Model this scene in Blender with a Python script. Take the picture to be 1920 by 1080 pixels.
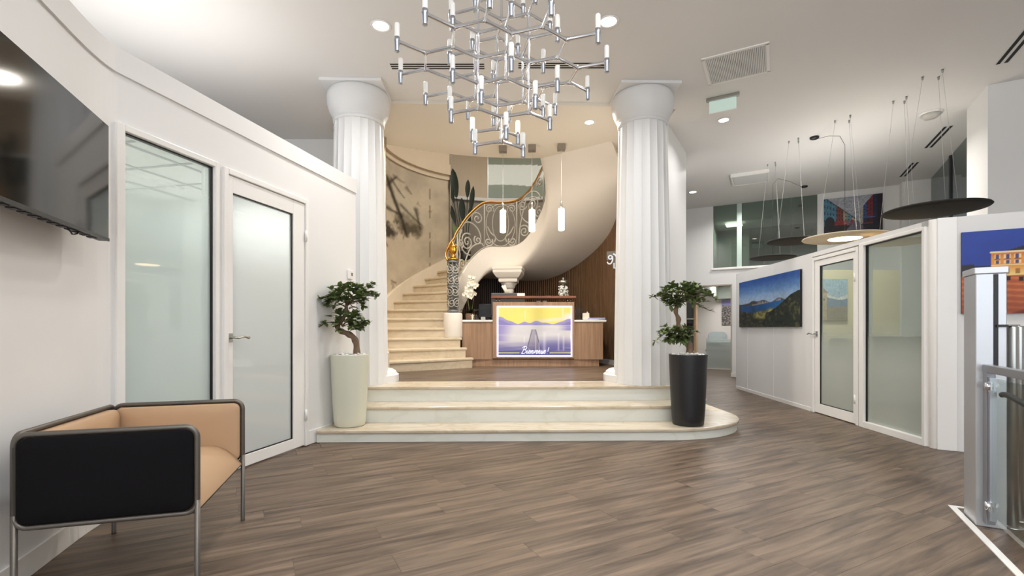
import bpy, bmesh, math, random
import numpy as np
from mathutils import Vector, Matrix
for o in list(bpy.data.objects): bpy.data.objects.remove(o)
SC = bpy.context.scene
COL = SC.collection
PI = math.pi
def rad(a): return a * PI / 180
# ------------------------------------------------------------------ camera
F, HX, HY, EYE = 900.0, 960.0, 616.0, 1.12
cd = bpy.data.cameras.new('camera'); cam = bpy.data.objects.new('camera', cd); COL.objects.link(cam)
cd.sensor_width = 36; cd.lens = F * 36 / 1920; cd.shift_y = (HY - 540) / 1920
cd.clip_start = .05
cam.location = (0, 0, EYE); cam.rotation_euler = (PI / 2, 0, 0)
SC.camera = cam
# ------------------------------------------------------------------ world, light, exposure
SC.view_settings.view_transform = 'Standard'; SC.view_settings.look = 'None'
SC.view_settings.gamma = 1; SC.view_settings.use_curve_mapping = False
SC.view_settings.exposure = 0.0
w = bpy.data.worlds.new('dusk_sky'); SC.world = w; w.use_nodes = True
bg = w.node_tree.nodes['Background']; bg.inputs[0].default_value = (.20, .25, .34, 1); bg.inputs[1].default_value = .55
def area(name, loc, aim, sx, sy, watts, col=(1, 1, 1), shape='RECTANGLE', spread=180):
    l = bpy.data.lights.new(name, 'AREA'); l.shape = shape; l.size = sx
    if shape in ('RECTANGLE', 'ELLIPSE'): l.size_y = sy
    l.energy = watts; l.color = col; l.spread = rad(spread)
    o = bpy.data.objects.new(name, l); COL.objects.link(o); o.location = loc
    o.rotation_euler = (Vector(aim) - Vector(loc)).to_track_quat('-Z', 'Y').to_euler()
    return o
WARM = (1, .93, .83); NEUT = (1, .98, .97)
area('front_fill', (0.3, -3.8, 2.1), (0.3, 4, 2.6), 7.5, 3.2, 165, (.90, .95, 1))  # added soft frontal fill behind the camera, not a known window
area('partition_top_fill', (-3.3, 3.6, 2.86), (-3.3, 3.6, 5), 1.6, 2.8, 30, (1, .98, .96))  # unseen fill added above the left partition to lift the ceiling
area('lobby_ceiling_fill', (1.2, -2.2, 2.2), (1.2, -2.0, 5), 4.0, 2.2, 300, (.97, .98, 1))  # added upward fill behind the camera, brightens the ceiling, no fixture
area('office_ceiling_fill', (4.9, 7.4, 2.55), (4.9, 7.4, 5), .9, 2.2, 18, (1, .98, .96))  # added upward fill over the offices, no such lamp hangs there
for x, y, e in ((5.0, 7.2, 54), (5.2, 10.4, 26), (3.4, 8.6, 24)): area('office_fill_beam', (x, y, 3.97), (x, y, 0), .3, .3, e, (1, .97, .93), 'DISK', 150)  # fill beams added to brighten the office wing, no fixtures behind them
area('side_window_daylight', (7.4, 5.6, 2.6), (3.5, 6.6, 2.0), 1.6, 2.6, 4, (.80, .90, 1))
area('upstairs_light', (-0.3, 8.6, 5.5), (-0.3, 8.8, 0), 1.6, 1.6, 55, WARM)
# recessed downlights along the lobby ceiling, behind and beside the camera
for x, y, e in ((-.35, 1.1, 16), (.9, 2.0, 16), (-.2, .2, 16), (3.2, 3.4, 20), (-1.2, -1.6, 16), (2.2, -.6, 16)):
    area('lobby_downlight_beam', (x, y, 3.97), (x, y, 0), .16, .16, e, NEUT, 'DISK', 150)
# ------------------------------------------------------------------ helpers
def lin(c):
    r = []
    for v in c[:3]:
        v = v / 255.0
        r.append(v / 12.92 if v <= .04045 else ((v + .055) / 1.055) ** 2.4)
    return tuple(r) + (1.0,)
UA = rad(-29.0)
U = Vector((math.cos(UA), math.sin(UA))); V = Vector((-math.sin(UA), math.cos(UA)))   # axes of the rotated office wing
RA = rad(1.46)                                                                        # lobby axes
def A(x, y): return (x * math.cos(RA) - y * math.sin(RA), x * math.sin(RA) + y * math.cos(RA))
def gp(px, d): return ((px - HX) * d / F, d)
def zz(py, d): return EYE + (HY - py) * d / F
def cl(px, py, z=4.0):
    d = F * (z - EYE) / (HY - py); return Vector(((px - HX) * d / F, d))

class MB:
    def __init__(s): s.v = []; s.f = []; s.sm = []
    def add(s, vs, fs, smooth=False, M=None):
        b = len(s.v)
        for p in vs:
            p = Vector(p)
            if M is not None: p = M @ p
            s.v.append((p.x, p.y, p.z))
        for f in fs: s.f.append([b + i for i in f]); s.sm.append(smooth)
        return s
    def box(s, x0, x1, y0, y1, z0, z1, M=None):
        vs = [(x, y, z) for z in (z0, z1) for x, y in ((x0, y0), (x1, y0), (x1, y1), (x0, y1))]
        return s.add(vs, [(3, 2, 1, 0), (4, 5, 6, 7), (0, 1, 5, 4), (1, 2, 6, 5), (2, 3, 7, 6), (3, 0, 4, 7)], False, M)
    def prism(s, poly, z0, z1, smooth=False, M=None):
        n = len(poly)
        vs = [(p[0], p[1], z0) for p in poly] + [(p[0], p[1], z1) for p in poly]
        s.add(vs, [tuple(range(n))[::-1], tuple(range(n, 2 * n))], False, M)
        b = len(s.v) - 2 * n
        for i in range(n):
            j = (i + 1) % n; s.f.append([b + i, b + j, b + n + j, b + n + i]); s.sm.append(smooth)
        return s
    def wall(s, p0, p1, t, z0, z1):
        p0 = Vector(p0[:2]); p1 = Vector(p1[:2]); d = (p1 - p0).normalized(); n = Vector((-d.y, d.x)) * t
        return s.prism([p0, p1, p1 + n, p0 + n], z0, z1)
    def lathe(s, prof, n=24, c=(0, 0, 0), a0=0, a1=2 * PI, phase=0, smooth=True, M=None):
        full = abs(a1 - a0 - 2 * PI) < 1e-6; m = n if full else n + 1
        vs = []
        for r, z in prof:
            for i in range(m):
                a = a0 + (a1 - a0) * i / n + phase
                vs.append((c[0] + r * math.cos(a), c[1] + r * math.sin(a), c[2] + z))
        fs = []
        for k in range(len(prof) - 1):
            for i in range(n):
                j = (i + 1) % m if full else i + 1
                fs.append((k * m + i, k * m + j, (k + 1) * m + j, (k + 1) * m + i))
        if full:
            if prof[0][0] > 1e-5: fs.append(tuple(range(m))[::-1])
            if prof[-1][0] > 1e-5: fs.append(tuple((len(prof) - 1) * m + i for i in range(m)))
        return s.add(vs, fs, smooth, M)
    def tube(s, pts, r, n=8, closed=False, M=None, flat=None):
        pts = [Vector(p) for p in pts]; m = len(pts)
        rs = r if isinstance(r, (list, tuple)) else [r] * m
        up = Vector((0, 0, 1)); vs = []; prev = None
        for i, p in enumerate(pts):
            a = pts[(i - 1) % m] if (closed or i) else p; b = pts[(i + 1) % m] if (closed or i < m - 1) else p
            t = (b - a)
            t = t.normalized() if t.length > 1e-9 else Vector((0, 0, 1))
            if prev is None:
                x = t.cross(up)
                if x.length < .05: x = t.cross(Vector((0, 1, 0)))
            else:
                x = prev - t * prev.dot(t)
                if x.length < 1e-6: x = t.orthogonal()
            x.normalize(); prev = x; y = t.cross(x)
            for k in range(n):
                an = 2 * PI * k / n
                fx, fy = (1, 1) if flat is None else flat
                vs.append(p + (x * math.cos(an) * fx + y * math.sin(an) * fy) * rs[i])
        fs = []
        for i in range(m if closed else m - 1):
            j = (i + 1) % m
            for k in range(n):
                l = (k + 1) % n; fs.append((i * n + k, i * n + l, j * n + l, j * n + k))
        if not closed: fs += [tuple(range(n))[::-1], tuple((m - 1) * n + k for k in range(n))]
        return s.add(vs, fs, True, M)
    def build(s, name, mat, parent=None, local=False, bevel=0, segs=2, share=None, normals=True, rot=None, **pr):
        off = Vector((0, 0, 0))
        vs = s.v
        if rot: vs = [(x * math.cos(rot) - y * math.sin(rot), x * math.sin(rot) + y * math.cos(rot), z) for x, y, z in vs]
        if parent is not None and not local: off = wloc(parent)
        vs = [(x - off.x, y - off.y, z - off.z) for x, y, z in vs]
        me = bpy.data.meshes.new(name); me.from_pydata(vs, [], s.f)
        me.polygons.foreach_set('use_smooth', s.sm)
        if normals:
            bm = bmesh.new(); bm.from_mesh(me); bmesh.ops.recalc_face_normals(bm, faces=bm.faces); bm.to_mesh(me); bm.free()
        me.materials.append(mat); me.update()
        o = bpy.data.objects.new(name, me); COL.objects.link(o)
        if parent is not None: o.parent = parent
        if bevel:
            b = o.modifiers.new('bevel', 'BEVEL'); b.width = bevel; b.segments = segs; b.limit_method = 'ANGLE'; b.angle_limit = rad(40)
        for k, v in pr.items(): o[k] = v
        return o
def wloc(o):
    p = Vector((0, 0, 0))
    while o is not None: p += Vector(o.location); o = o.parent
    return p
def thing(name, label, cat, loc=(0, 0, 0), rz=0, group=None):
    o = bpy.data.objects.new(name, None); COL.objects.link(o); o.empty_display_size = .1
    o.location = loc; o.rotation_euler = (0, 0, rz); o['label'] = label; o['category'] = cat
    if group: o['group'] = group
    return o
def tag(o, label, cat, group=None):
    o['label'] = label; o['category'] = cat
    if group: o['group'] = group
    return o
def copy_tree(o, parent=None):
    c = o.copy(); COL.objects.link(c)
    if parent is not None: c.parent = parent
    for ch in list(o.children): copy_tree(ch, c)
    return c
def inst(src, parent, loc=(0, 0, 0), rot=(0, 0, 0), scale=None):
    c = src.copy(); COL.objects.link(c); c.parent = parent; c.location = loc; c.rotation_euler = rot
    if scale: c.scale = scale
    return c
def T(x, y, z, rz=0): return Matrix.Translation((x, y, z)) @ Matrix.Rotation(rz, 4, 'Z')
def smooth_path(pts, k=6, closed=False):
    pts = [Vector(p) for p in pts]; n = len(pts); out = []
    rng = range(n if closed else n - 1)
    for i in rng:
        p0 = pts[(i - 1) % n] if (closed or i > 0) else pts[i]; p1 = pts[i]; p2 = pts[(i + 1) % n]
        p3 = pts[(i + 2) % n] if (closed or i + 2 < n) else p2
        for j in range(k):
            t = j / k
            out.append(.5 * ((2 * p1) + (p2 - p0) * t + (2 * p0 - 5 * p1 + 4 * p2 - p3) * t * t + (3 * p1 - p0 - 3 * p2 + p3) * t ** 3))
    if not closed: out.append(pts[-1])
    return out
# ------------------------------------------------------------------ materials
def nodes(name):
    m = bpy.data.materials.new(name); m.use_nodes = True; nt = m.node_tree
    return m, nt, nt.nodes['Principled BSDF']
def mat(name, c, rough=.5, metal=0, spec=.5, emit=None, es=1, coat=0, var=0, vs=3.0, bump=0, bs=40):
    m, nt, b = nodes(name); c = lin(c)
    b.inputs['Base Color'].default_value = c; b.inputs['Roughness'].default_value = rough
    b.inputs['Metallic'].default_value = metal; b.inputs['Specular IOR Level'].default_value = spec
    b.inputs['Coat Weight'].default_value = coat
    if emit: b.inputs['Emission Color'].default_value = lin(emit); b.inputs['Emission Strength'].default_value = es
    if var or bump:
        tc = nt.nodes.new('ShaderNodeTexCoord'); n = nt.nodes.new('ShaderNodeTexNoise'); n.inputs['Scale'].default_value = vs; n.inputs['Detail'].default_value = 5
        nt.links.new(tc.outputs['Object'], n.inputs['Vector'])
        if var:
            mx = nt.nodes.new('ShaderNodeMix'); mx.data_type = 'RGBA'
            mx.inputs[6].default_value = tuple(v * (1 - var) for v in c[:3]) + (1,); mx.inputs[7].default_value = tuple(min(1, v * (1 + var)) for v in c[:3]) + (1,)
            nt.links.new(n.outputs['Fac'], mx.inputs[0]); nt.links.new(mx.outputs[2], b.inputs['Base Color'])
        if bump:
            n2 = nt.nodes.new('ShaderNodeTexNoise'); n2.inputs['Scale'].default_value = bs; nt.links.new(tc.outputs['Object'], n2.inputs['Vector'])
            bp = nt.nodes.new('ShaderNodeBump'); bp.inputs['Strength'].default_value = bump; bp.inputs['Distance'].default_value = .01
            nt.links.new(n2.outputs['Fac'], bp.inputs['Height']); nt.links.new(bp.outputs[0], b.inputs['Normal'])
    return m
def ramp(nt, stops):
    r = nt.nodes.new('ShaderNodeValToRGB'); e = r.color_ramp.elements
    e[0].position, e[0].color = stops[0][0], stops[0][1]; e[1].position, e[1].color = stops[-1][0], stops[-1][1]
    for p, c in stops[1:-1]: q = e.new(p); q.color = c
    return r
def wood(name, c0, c1, axis_scale=(2, 30, 30), rough=.4, rnd=.25, space='Object', rotz=0, spec=.4, band=0):
    m, nt, b = nodes(name); L = nt.links.new
    tc = nt.nodes.new('ShaderNodeTexCoord'); mp = nt.nodes.new('ShaderNodeMapping'); mp.inputs['Scale'].default_value = axis_scale; mp.inputs['Rotation'].default_value = (0, 0, rotz)
    oi = nt.nodes.new('ShaderNodeObjectInfo'); ad = nt.nodes.new('ShaderNodeVectorMath'); ad.operation = 'ADD'
    ml = nt.nodes.new('ShaderNodeVectorMath'); ml.operation = 'SCALE'; ml.inputs[0].default_value = (7.3, 3.1, 5.7)
    L(oi.outputs['Random'], ml.inputs['Scale']); L(tc.outputs[space], mp.inputs['Vector']); L(mp.outputs[0], ad.inputs[0]); L(ml.outputs[0], ad.inputs[1])
    n = nt.nodes.new('ShaderNodeTexNoise'); n.inputs['Scale'].default_value = 1; n.inputs['Detail'].default_value = 7; n.inputs['Roughness'].default_value = .62; n.inputs['Distortion'].default_value = .6
    L(ad.outputs[0], n.inputs['Vector'])
    r = ramp(nt, [(.30, lin(c0)), (.70, lin(c1))]); L(n.outputs['Fac'], r.inputs[0])
    hv = nt.nodes.new('ShaderNodeHueSaturation')
    mr = nt.nodes.new('ShaderNodeMapRange'); mr.inputs['To Min'].default_value = 1 - rnd; mr.inputs['To Max'].default_value = 1 + rnd
    L(oi.outputs['Random'], mr.inputs['Value']); L(mr.outputs[0], hv.inputs['Value']); L(r.outputs[0], hv.inputs['Color'])
    L(hv.outputs[0], b.inputs['Base Color']); b.inputs['Roughness'].default_value = rough; b.inputs['Specular IOR Level'].default_value = spec
    bp = nt.nodes.new('ShaderNodeBump'); bp.inputs['Strength'].default_value = .08; bp.inputs['Distance'].default_value = .004; L(n.outputs['Fac'], bp.inputs['Height']); L(bp.outputs[0], b.inputs['Normal'])
    return m
def stone(name, c0, c1, vein, sc=2.5, rough=.3):
    m, nt, b = nodes(name); L = nt.links.new
    tc = nt.nodes.new('ShaderNodeTexCoord'); n = nt.nodes.new('ShaderNodeTexNoise'); n.inputs['Scale'].default_value = sc; n.inputs['Detail'].default_value = 8; n.inputs['Distortion'].default_value = 1.2
    mp = nt.nodes.new('ShaderNodeMapping'); mp.inputs['Scale'].default_value = (1, 3, 3); L(tc.outputs['Object'], mp.inputs['Vector']); L(mp.outputs[0], n.inputs['Vector'])
    r = ramp(nt, [(.3, lin(c0)), (.5, lin(c1)), (.56, lin(vein)), (.6, lin(c1)), (.8, lin(c0))]); L(n.outputs['Fac'], r.inputs[0])
    L(r.outputs[0], b.inputs['Base Color']); b.inputs['Roughness'].default_value = rough
    return m
def attr_mat(name, emit=0, rough=.35, spec=.5):
    m, nt, b = nodes(name); a = nt.nodes.new('ShaderNodeAttribute'); a.attribute_name = 'print'
    nt.links.new(a.outputs['Color'], b.inputs['Base Color']); b.inputs['Roughness'].default_value = rough; b.inputs['Specular IOR Level'].default_value = spec
    if emit: nt.links.new(a.outputs['Color'], b.inputs['Emission Color']); b.inputs['Emission Strength'].default_value = emit
    return m
def glass(name, tint=(1, 1, 1), refl=.10, frost=None, body=(200, 215, 208), trans=.35, both=True):
    """thin pane; frost = (z_full, z_clear): film on the pane, dense below z_full and fading out at z_clear"""
    m = bpy.data.materials.new(name); m.use_nodes = True; nt = m.node_tree; L = nt.links.new
    nt.nodes.remove(nt.nodes['Principled BSDF']); out = nt.nodes['Material Output']
    tr = nt.nodes.new('ShaderNodeBsdfTransparent'); tr.inputs[0].default_value = tuple(tint) + (1,)
    base = tr.outputs[0]
    if frost:
        df = nt.nodes.new('ShaderNodeBsdfDiffuse'); df.inputs[0].default_value = lin(body)
        tl = nt.nodes.new('ShaderNodeBsdfTranslucent'); tl.inputs[0].default_value = lin(body)
        m1 = nt.nodes.new('ShaderNodeMixShader'); m1.inputs[0].default_value = trans; L(df.outputs[0], m1.inputs[1]); L(tl.outputs[0], m1.inputs[2])
        g = nt.nodes.new('ShaderNodeNewGeometry'); sx = nt.nodes.new('ShaderNodeSeparateXYZ'); L(g.outputs['Position'], sx.inputs[0])
        mr = nt.nodes.new('ShaderNodeMapRange'); mr.interpolation_type = 'SMOOTHSTEP'
        mr.inputs['From Min'].default_value = frost[0]; mr.inputs['From Max'].default_value = frost[1]
        mr.inputs['To Min'].default_value = frost[2]; mr.inputs['To Max'].default_value = frost[3]
        L(sx.outputs['Z'], mr.inputs['Value'])
        m2 = nt.nodes.new('ShaderNodeMixShader'); L(mr.outputs[0], m2.inputs[0]); L(base, m2.inputs[1]); L(m1.outputs[0], m2.inputs[2]); base = m2.outputs[0]
    gl = nt.nodes.new('ShaderNodeBsdfGlossy'); gl.inputs['Roughness'].default_value = .02
    fr = nt.nodes.new('ShaderNodeFresnel'); fr.inputs[0].default_value = 1.5
    mu = nt.nodes.new('ShaderNodeMath'); mu.operation = 'MULTIPLY_ADD'; mu.inputs[1].default_value = .9; mu.inputs[2].default_value = refl * .3; mu.use_clamp = True; L(fr.outputs[0], mu.inputs[0])
    g2 = nt.nodes.new('ShaderNodeNewGeometry'); iv = nt.nodes.new('ShaderNodeMath'); iv.operation = 'SUBTRACT'; iv.inputs[0].default_value = 1; L(g2.outputs['Backfacing'], iv.inputs[1])
    m4 = nt.nodes.new('ShaderNodeMath'); m4.operation = 'MULTIPLY'; L(mu.outputs[0], m4.inputs[0]); L(iv.outputs[0], m4.inputs[1]); mu = m4
    m3 = nt.nodes.new('ShaderNodeMixShader'); L(mu.outputs[0], m3.inputs[0]); L(base, m3.inputs[1]); L(gl.outputs[0], m3.inputs[2])
    L(m3.outputs[0], out.inputs[0]); return m
def emis(name, c, s):
    m = bpy.data.materials.new(name); m.use_nodes = True; nt = m.node_tree; nt.nodes.remove(nt.nodes['Principled BSDF'])
    e = nt.nodes.new('ShaderNodeEmission'); e.inputs[0].default_value = lin(c); e.inputs[1].default_value = s; nt.links.new(e.outputs[0], nt.nodes['Material Output'].inputs[0]); return m

M_WALL = mat('white_wall_paint', (232, 231, 229), .55, var=.015, vs=2)
M_WALLG = mat('pale_grey_wall_paint', (225, 224, 222), .55)
M_CEIL = mat('ceiling_paint', (228, 226, 223), .7)
M_CEILW = mat('alcove_ceiling_paint', (228, 220, 206), .7)
M_TRIM = mat('white_lacquer', (238, 236, 232), .28, spec=.5)
M_PLAS = mat('column_plaster', (226, 226, 225), .5, bump=.02)
M_BEIGE = mat('beige_plaster', (205, 188, 164), .7, var=.06, vs=2)
M_GREYP = mat('grey_panel_paint', (150, 142, 130), .6)
M_STUC = mat('stair_stucco', (229, 222, 211), .65, var=.03, vs=2)
PLDIR = rad(28)
M_PLANK = wood('plank_vinyl', (62, 50, 41), (129, 110, 92), (1.5, 18, 8), .42, .07, spec=.3)
M_FLOOR = wood('floor_wood', (62, 50, 41), (127, 108, 91), (1.5, 18, 8), .44, .0, rotz=-PLDIR)
M_MARB = stone('cream_marble', (203, 193, 176), (199, 186, 164), (186, 170, 145), 2.2, .22)
M_RISER = stone('white_riser_stone', (228, 229, 222), (225, 226, 217), (219, 220, 209), 1.2, .3)
M_STEP = stone('limestone', (211, 197, 173), (206, 190, 164), (198, 181, 153), 2.0, .42)
M_OAK = wood('oak_laminate', (150, 118, 92), (182, 147, 118), (30, 30, 1.5), .45, .05)
M_OAKB = wood('bar_walnut', (112, 66, 42), (140, 88, 60), (2, 30, 30), .35, .05)
M_SLAT = wood('slat_wood', (92, 68, 48), (136, 104, 76), (40, 40, 2), .5, .1)
M_DARK = mat('black_backing', (22, 19, 17), .8)
M_WTOP = mat('white_worktop', (240, 240, 236), .25)
M_CHROME = mat('chrome', (226, 228, 232), .18, 1)
M_STEEL = mat('brushed_steel', (178, 178, 174), .28, 1)
M_ALU = mat('satin_aluminium', (190, 194, 202), .35, 1)
M_GATE = mat('grey_powder_coat', (150, 152, 158), .35, .6)
M_POSTF = mat('silver_post_coat', (200, 202, 206), .3, .55)
M_BLACK = mat('black_plastic', (18, 18, 19), .4)
M_FRAME = mat('chair_tube_coat', (104, 99, 93), .38, .6)
M_FABR = mat('black_fabric', (20, 19, 21), .95, spec=.1, bump=.15, bs=300)
M_TAN = mat('tan_leather', (184, 152, 120), .55, spec=.3, var=.05, vs=4)
M_SCRN = mat('tv_screen', (10, 10, 11), .07, spec=.6)
M_BRASS = mat('polished_brass', (214, 158, 66), .22, 1)
M_RAILW = mat('brass_handrail', (172, 124, 62), .28, .75)
M_IRON = mat('painted_iron', (176, 171, 160), .5, .1)
M_IRONG = mat('grey_iron', (128, 130, 130), .45, .3)
M_LEAF = mat('glossy_leaf', (108, 124, 76), .42, spec=.4, var=.45, vs=14)
M_LEAFD = mat('dark_leaf', (30, 40, 28), .4, spec=.4, var=.3, vs=5)
M_BARK = mat('bonsai_bark', (120, 98, 78), .8, var=.4, vs=18, bump=.5, bs=60)
M_POTW = mat('pearl_pot_lacquer', (214, 214, 196), .35)
M_POTB = mat('black_pot_lacquer', (30, 30, 33), .42)
M_PEB = mat('white_pebble', (232, 230, 226), .6, var=.08, vs=30)
M_PETAL = mat('white_petal', (240, 234, 216), .55)
M_FROSTL = mat('frosted_lamp_glass', (236, 236, 232), .35, emit=(255, 250, 240), es=.12)
M_LIT = mat('lit_lamp_glass', (255, 246, 230), .4, emit=(255, 226, 178), es=5)
M_PENDG = mat('lit_pendant_glass', (255, 246, 230), .4, emit=(255, 236, 204), es=7)
M_DOWN = emis('downlight_glow', (255, 246, 232), 9)
M_LED = emis('led_strip_glow', (238, 236, 255), 3.0)
M_DISCB = mat('black_disc_felt', (44, 41, 38), .85)
M_DISCW = mat('cream_disc_felt', (214, 198, 172), .8)
M_DISCL = emis('disc_lamp_glow', (255, 226, 178), 9)
M_SLOTD = mat('slot_dark', (30, 28, 26), .8)
M_GRILL = mat('grille_white', (216, 216, 214), .5)
M_EXIT = mat('exit_sign_glass', (214, 234, 224), .2, emit=(204, 234, 220), es=.22)
M_GLASS = glass('clear_glass', (.93, .96, .95), .12)
M_GATEG = glass('gate_glass', (.90, .95, .93), .14)
M_FRL = glass('left_frosted_glass', (.90, .94, .92), .12, (1.45, 2.30, .92, .22), (208, 217, 213), .35)
M_FRD = glass('left_door_frosted_glass', (.90, .94, .93), .12, (1.45, 2.2, .92, .25), (212, 215, 213), .35)
M_FRR = glass('right_frosted_glass', (.88, .94, .90), .14, (.62, 1.30, .90, .08), (206, 212, 204), .4)
M_BACKG = glass('green_tinted_glass', (.62, .70, .66), .30)
M_SCREENG = glass('frosted_desk_screen', (.9, .95, .94), .08, (.3, .95, .85, .35), (225, 234, 232), .5)

M_UPG = glass('pale_green_glass', (.8, .88, .84), .1, (7, 8, .97, .97), (176, 188, 174), .08)
def grid_print(name, paint, w, h, nx, ny, material, parent=None, M=None, local=False, flip=False):
    """flat print: w x h panel in local X/Z, painted per vertex by paint(u, v) -> (ny,nx,3) sRGB"""
    us = np.linspace(0, 1, nx); vs = np.linspace(0, 1, ny); UU, VV = np.meshgrid(us, vs)
    pts = [(u * w - w / 2, 0, v * h) for v in vs for u in us]
    m = MB(); m.add(pts, [(j * nx + i, j * nx + i + 1, (j + 1) * nx + i + 1, (j + 1) * nx + i) for j in range(ny - 1) for i in range(nx - 1)], False, M)
    o = m.build(name, material, parent, local, normals=False)
    col = np.clip(paint(UU, VV), 0, 255) / 255.0
    set_print(o, col.reshape(-1, 3)); return o
def set_print(o, col):
    col = np.where(col <= .04045, col / 12.92, ((col + .055) / 1.055) ** 2.4)
    a = o.data.attributes.new('print', 'FLOAT_COLOR', 'POINT')
    a.data.foreach_set('color', np.concatenate([col, np.ones((len(col), 1))], 1).astype(np.float32).ravel())
def vnoise(U_, V_, fx, fy, seed, oct=3):
    rg = np.random.RandomState(seed); out = np.zeros_like(U_); amp = 1; tot = 0
    for k in range(oct):
        g = rg.rand(int(fy) + 3, int(fx) + 3); x = U_ * fx; y = V_ * fy
        xi = np.clip(np.floor(x).astype(int), 0, int(fx)); yi = np.clip(np.floor(y).astype(int), 0, int(fy)); xf = x - xi; yf = y - yi
        xf = xf * xf * (3 - 2 * xf); yf = yf * yf * (3 - 2 * yf)
        out += amp * ((g[yi, xi] * (1 - xf) + g[yi, xi + 1] * xf) * (1 - yf) + (g[yi + 1, xi] * (1 - xf) + g[yi + 1, xi + 1] * xf) * yf)
        tot += amp; amp *= .5; fx *= 2; fy *= 2
    return out / tot
def C3(c): return np.array(c, float)[None, None, :]
def mixm(img, mask, c):
    k = np.clip(mask, 0, 1)[..., None]; c = c if isinstance(c, np.ndarray) else C3(c)
    return img * (1 - k) + c * k
def sstep(a, b, x): t = np.clip((x - a) / (b - a + 1e-9), 0, 1); return t * t * (3 - 2 * t)
# ================================================================== SETTING
ST = dict(kind='structure')
# ---- floor with vinyl planks
floor = MB().box(-7, 10, -5, 17, -.12, -.006).build('floor', M_FLOOR, **ST)
rnd = random.Random(4)
def clip_poly(poly, nrm, c):                                     # keep nrm.p >= c
    out = []
    for i in range(len(poly)):
        a, b = poly[i], poly[(i + 1) % len(poly)]
        da = nrm[0] * a[0] + nrm[1] * a[1] - c; db = nrm[0] * b[0] + nrm[1] * b[1] - c
        if da >= 0: out.append(a)
        if da * db < 0: t = da / (da - db); out.append((a[0] + (b[0] - a[0]) * t, a[1] + (b[1] - a[1]) * t))
    return out
pd = Vector((math.cos(PLDIR), math.sin(PLDIR))); pn = Vector((-pd.y, pd.x))
PW, PL, GAP = .19, 1.28, .0010
plank0 = None; n_pl = 0
def left_wall_x(y): return -2.20 - .33 * (y - 2.2) if y < 2.6 else -2.40 + .231 * (y - 2.765)
for i in range(-30, 60):
    off = rnd.uniform(0, PL)
    for j in range(-12, 14):
        c = pd * (j * PL + off) + pn * (i * PW)
        x, y = c.x, c.y
        if y < 1.55 or y > 9.2: continue
        px = HX + F * x / y
        if px < -330 or px > 2250 or x < left_wall_x(y) - .3: continue
        xr = x + .0255 * y; yr = y - .0255 * x
        if yr > 5.15 and xr < (1.9 if yr < 5.9 else 2.3): continue
        if x > 4.95 and y > 3.9: continue
        if n_pl >= 290: continue
        if plank0 is None:
            plank0 = MB().box(-PL / 2 + GAP / 2, PL / 2 - GAP / 2, -PW / 2 + GAP / 2, PW / 2 - GAP / 2, -.006, 0).build('plank', M_PLANK, floor, True)
            o = plank0
        else: o = inst(plank0, floor)
        o.location = (x, y, rnd.uniform(-.0005, 0)); o.rotation_euler = (0, 0, PLDIR); n_pl += 1
# ---- raised platform of the alcove
PZ = .454
plat = MB().prism([(-2.6, 5.70), (1.90, 5.70), (2.02, 6.9), (2.45, 7.8), (2.45, 11.2), (-2.9, 11.2), (-2.9, 5.70)], 0, PZ - .006).build('floor_platform', M_FLOOR, rot=RA, **ST)
for i in range(-10, 70):
    off = rnd.uniform(0, PL)
    for j in range(-12, 14):
        c = pd * (j * PL + off) + pn * (i * PW)
        if not (-2.2 < c.x < 2.6 and 5.6 < c.y < 9.0): continue
        q = [c + pd * (sx * (PL - GAP) / 2) + pn * (sy * (PW - GAP) / 2) for sx, sy in ((-1, -1), (1, -1), (1, 1), (-1, 1))]
        q = [(p.x, p.y) for p in q]
        nr = (-math.sin(RA), math.cos(RA)); q = clip_poly(q, nr, 6.05)
        if len(q) >= 3: q = clip_poly(q, (-1, 0), -1.98)
        if len(q) >= 3: q = clip_poly(q, (1, 0), -1.75)
        if len(q) < 3: continue
        cx = sum(p[0] for p in q) / len(q); cy = sum(p[1] for p in q) / len(q)
        m = MB(); ca, sa = math.cos(-PLDIR), math.sin(-PLDIR)
        m.prism([((p[0] - cx) * ca - (p[1] - cy) * sa, (p[0] - cx) * sa + (p[1] - cy) * ca) for p in q], -.006, 0)
        o = m.build('plank', M_PLANK, plat, True); o.location = (cx, cy, PZ); o.rotation_euler = (0, 0, PLDIR)
# ---- ceilings
cm = MB()
for (x0, x1, y0, y1) in ((-7, 10, -5, 6.3), (2.15, 10, 6.3, 17), (-7, -2.3, 6.3, 7.35), (-7, -2.75, 7.35, 12)): cm.box(x0, x1, y0, y1, 4.0, 4.3)
cm.build('ceiling', M_CEIL, **ST)
arc = []
for k in range(25):
    x = -2.6 + 4.95 * k / 24; arc.append((x, 3.75 + math.sqrt(max(0, 4.26 ** 2 - (x - .25) ** 2))))
p = [A(-1.9, 6.10), A(1.95, 6.10), (2.0, 6.9)] + [q for q in arc[::-1]]
MB().prism(p, 3.962, 4.28).build('ceiling_alcove', M_CEILW, **ST)
MB().box(-4, 4, 6.2, 13, 5.7, 5.8).build('ceiling_upstairs', M_CEIL, **ST)
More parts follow.
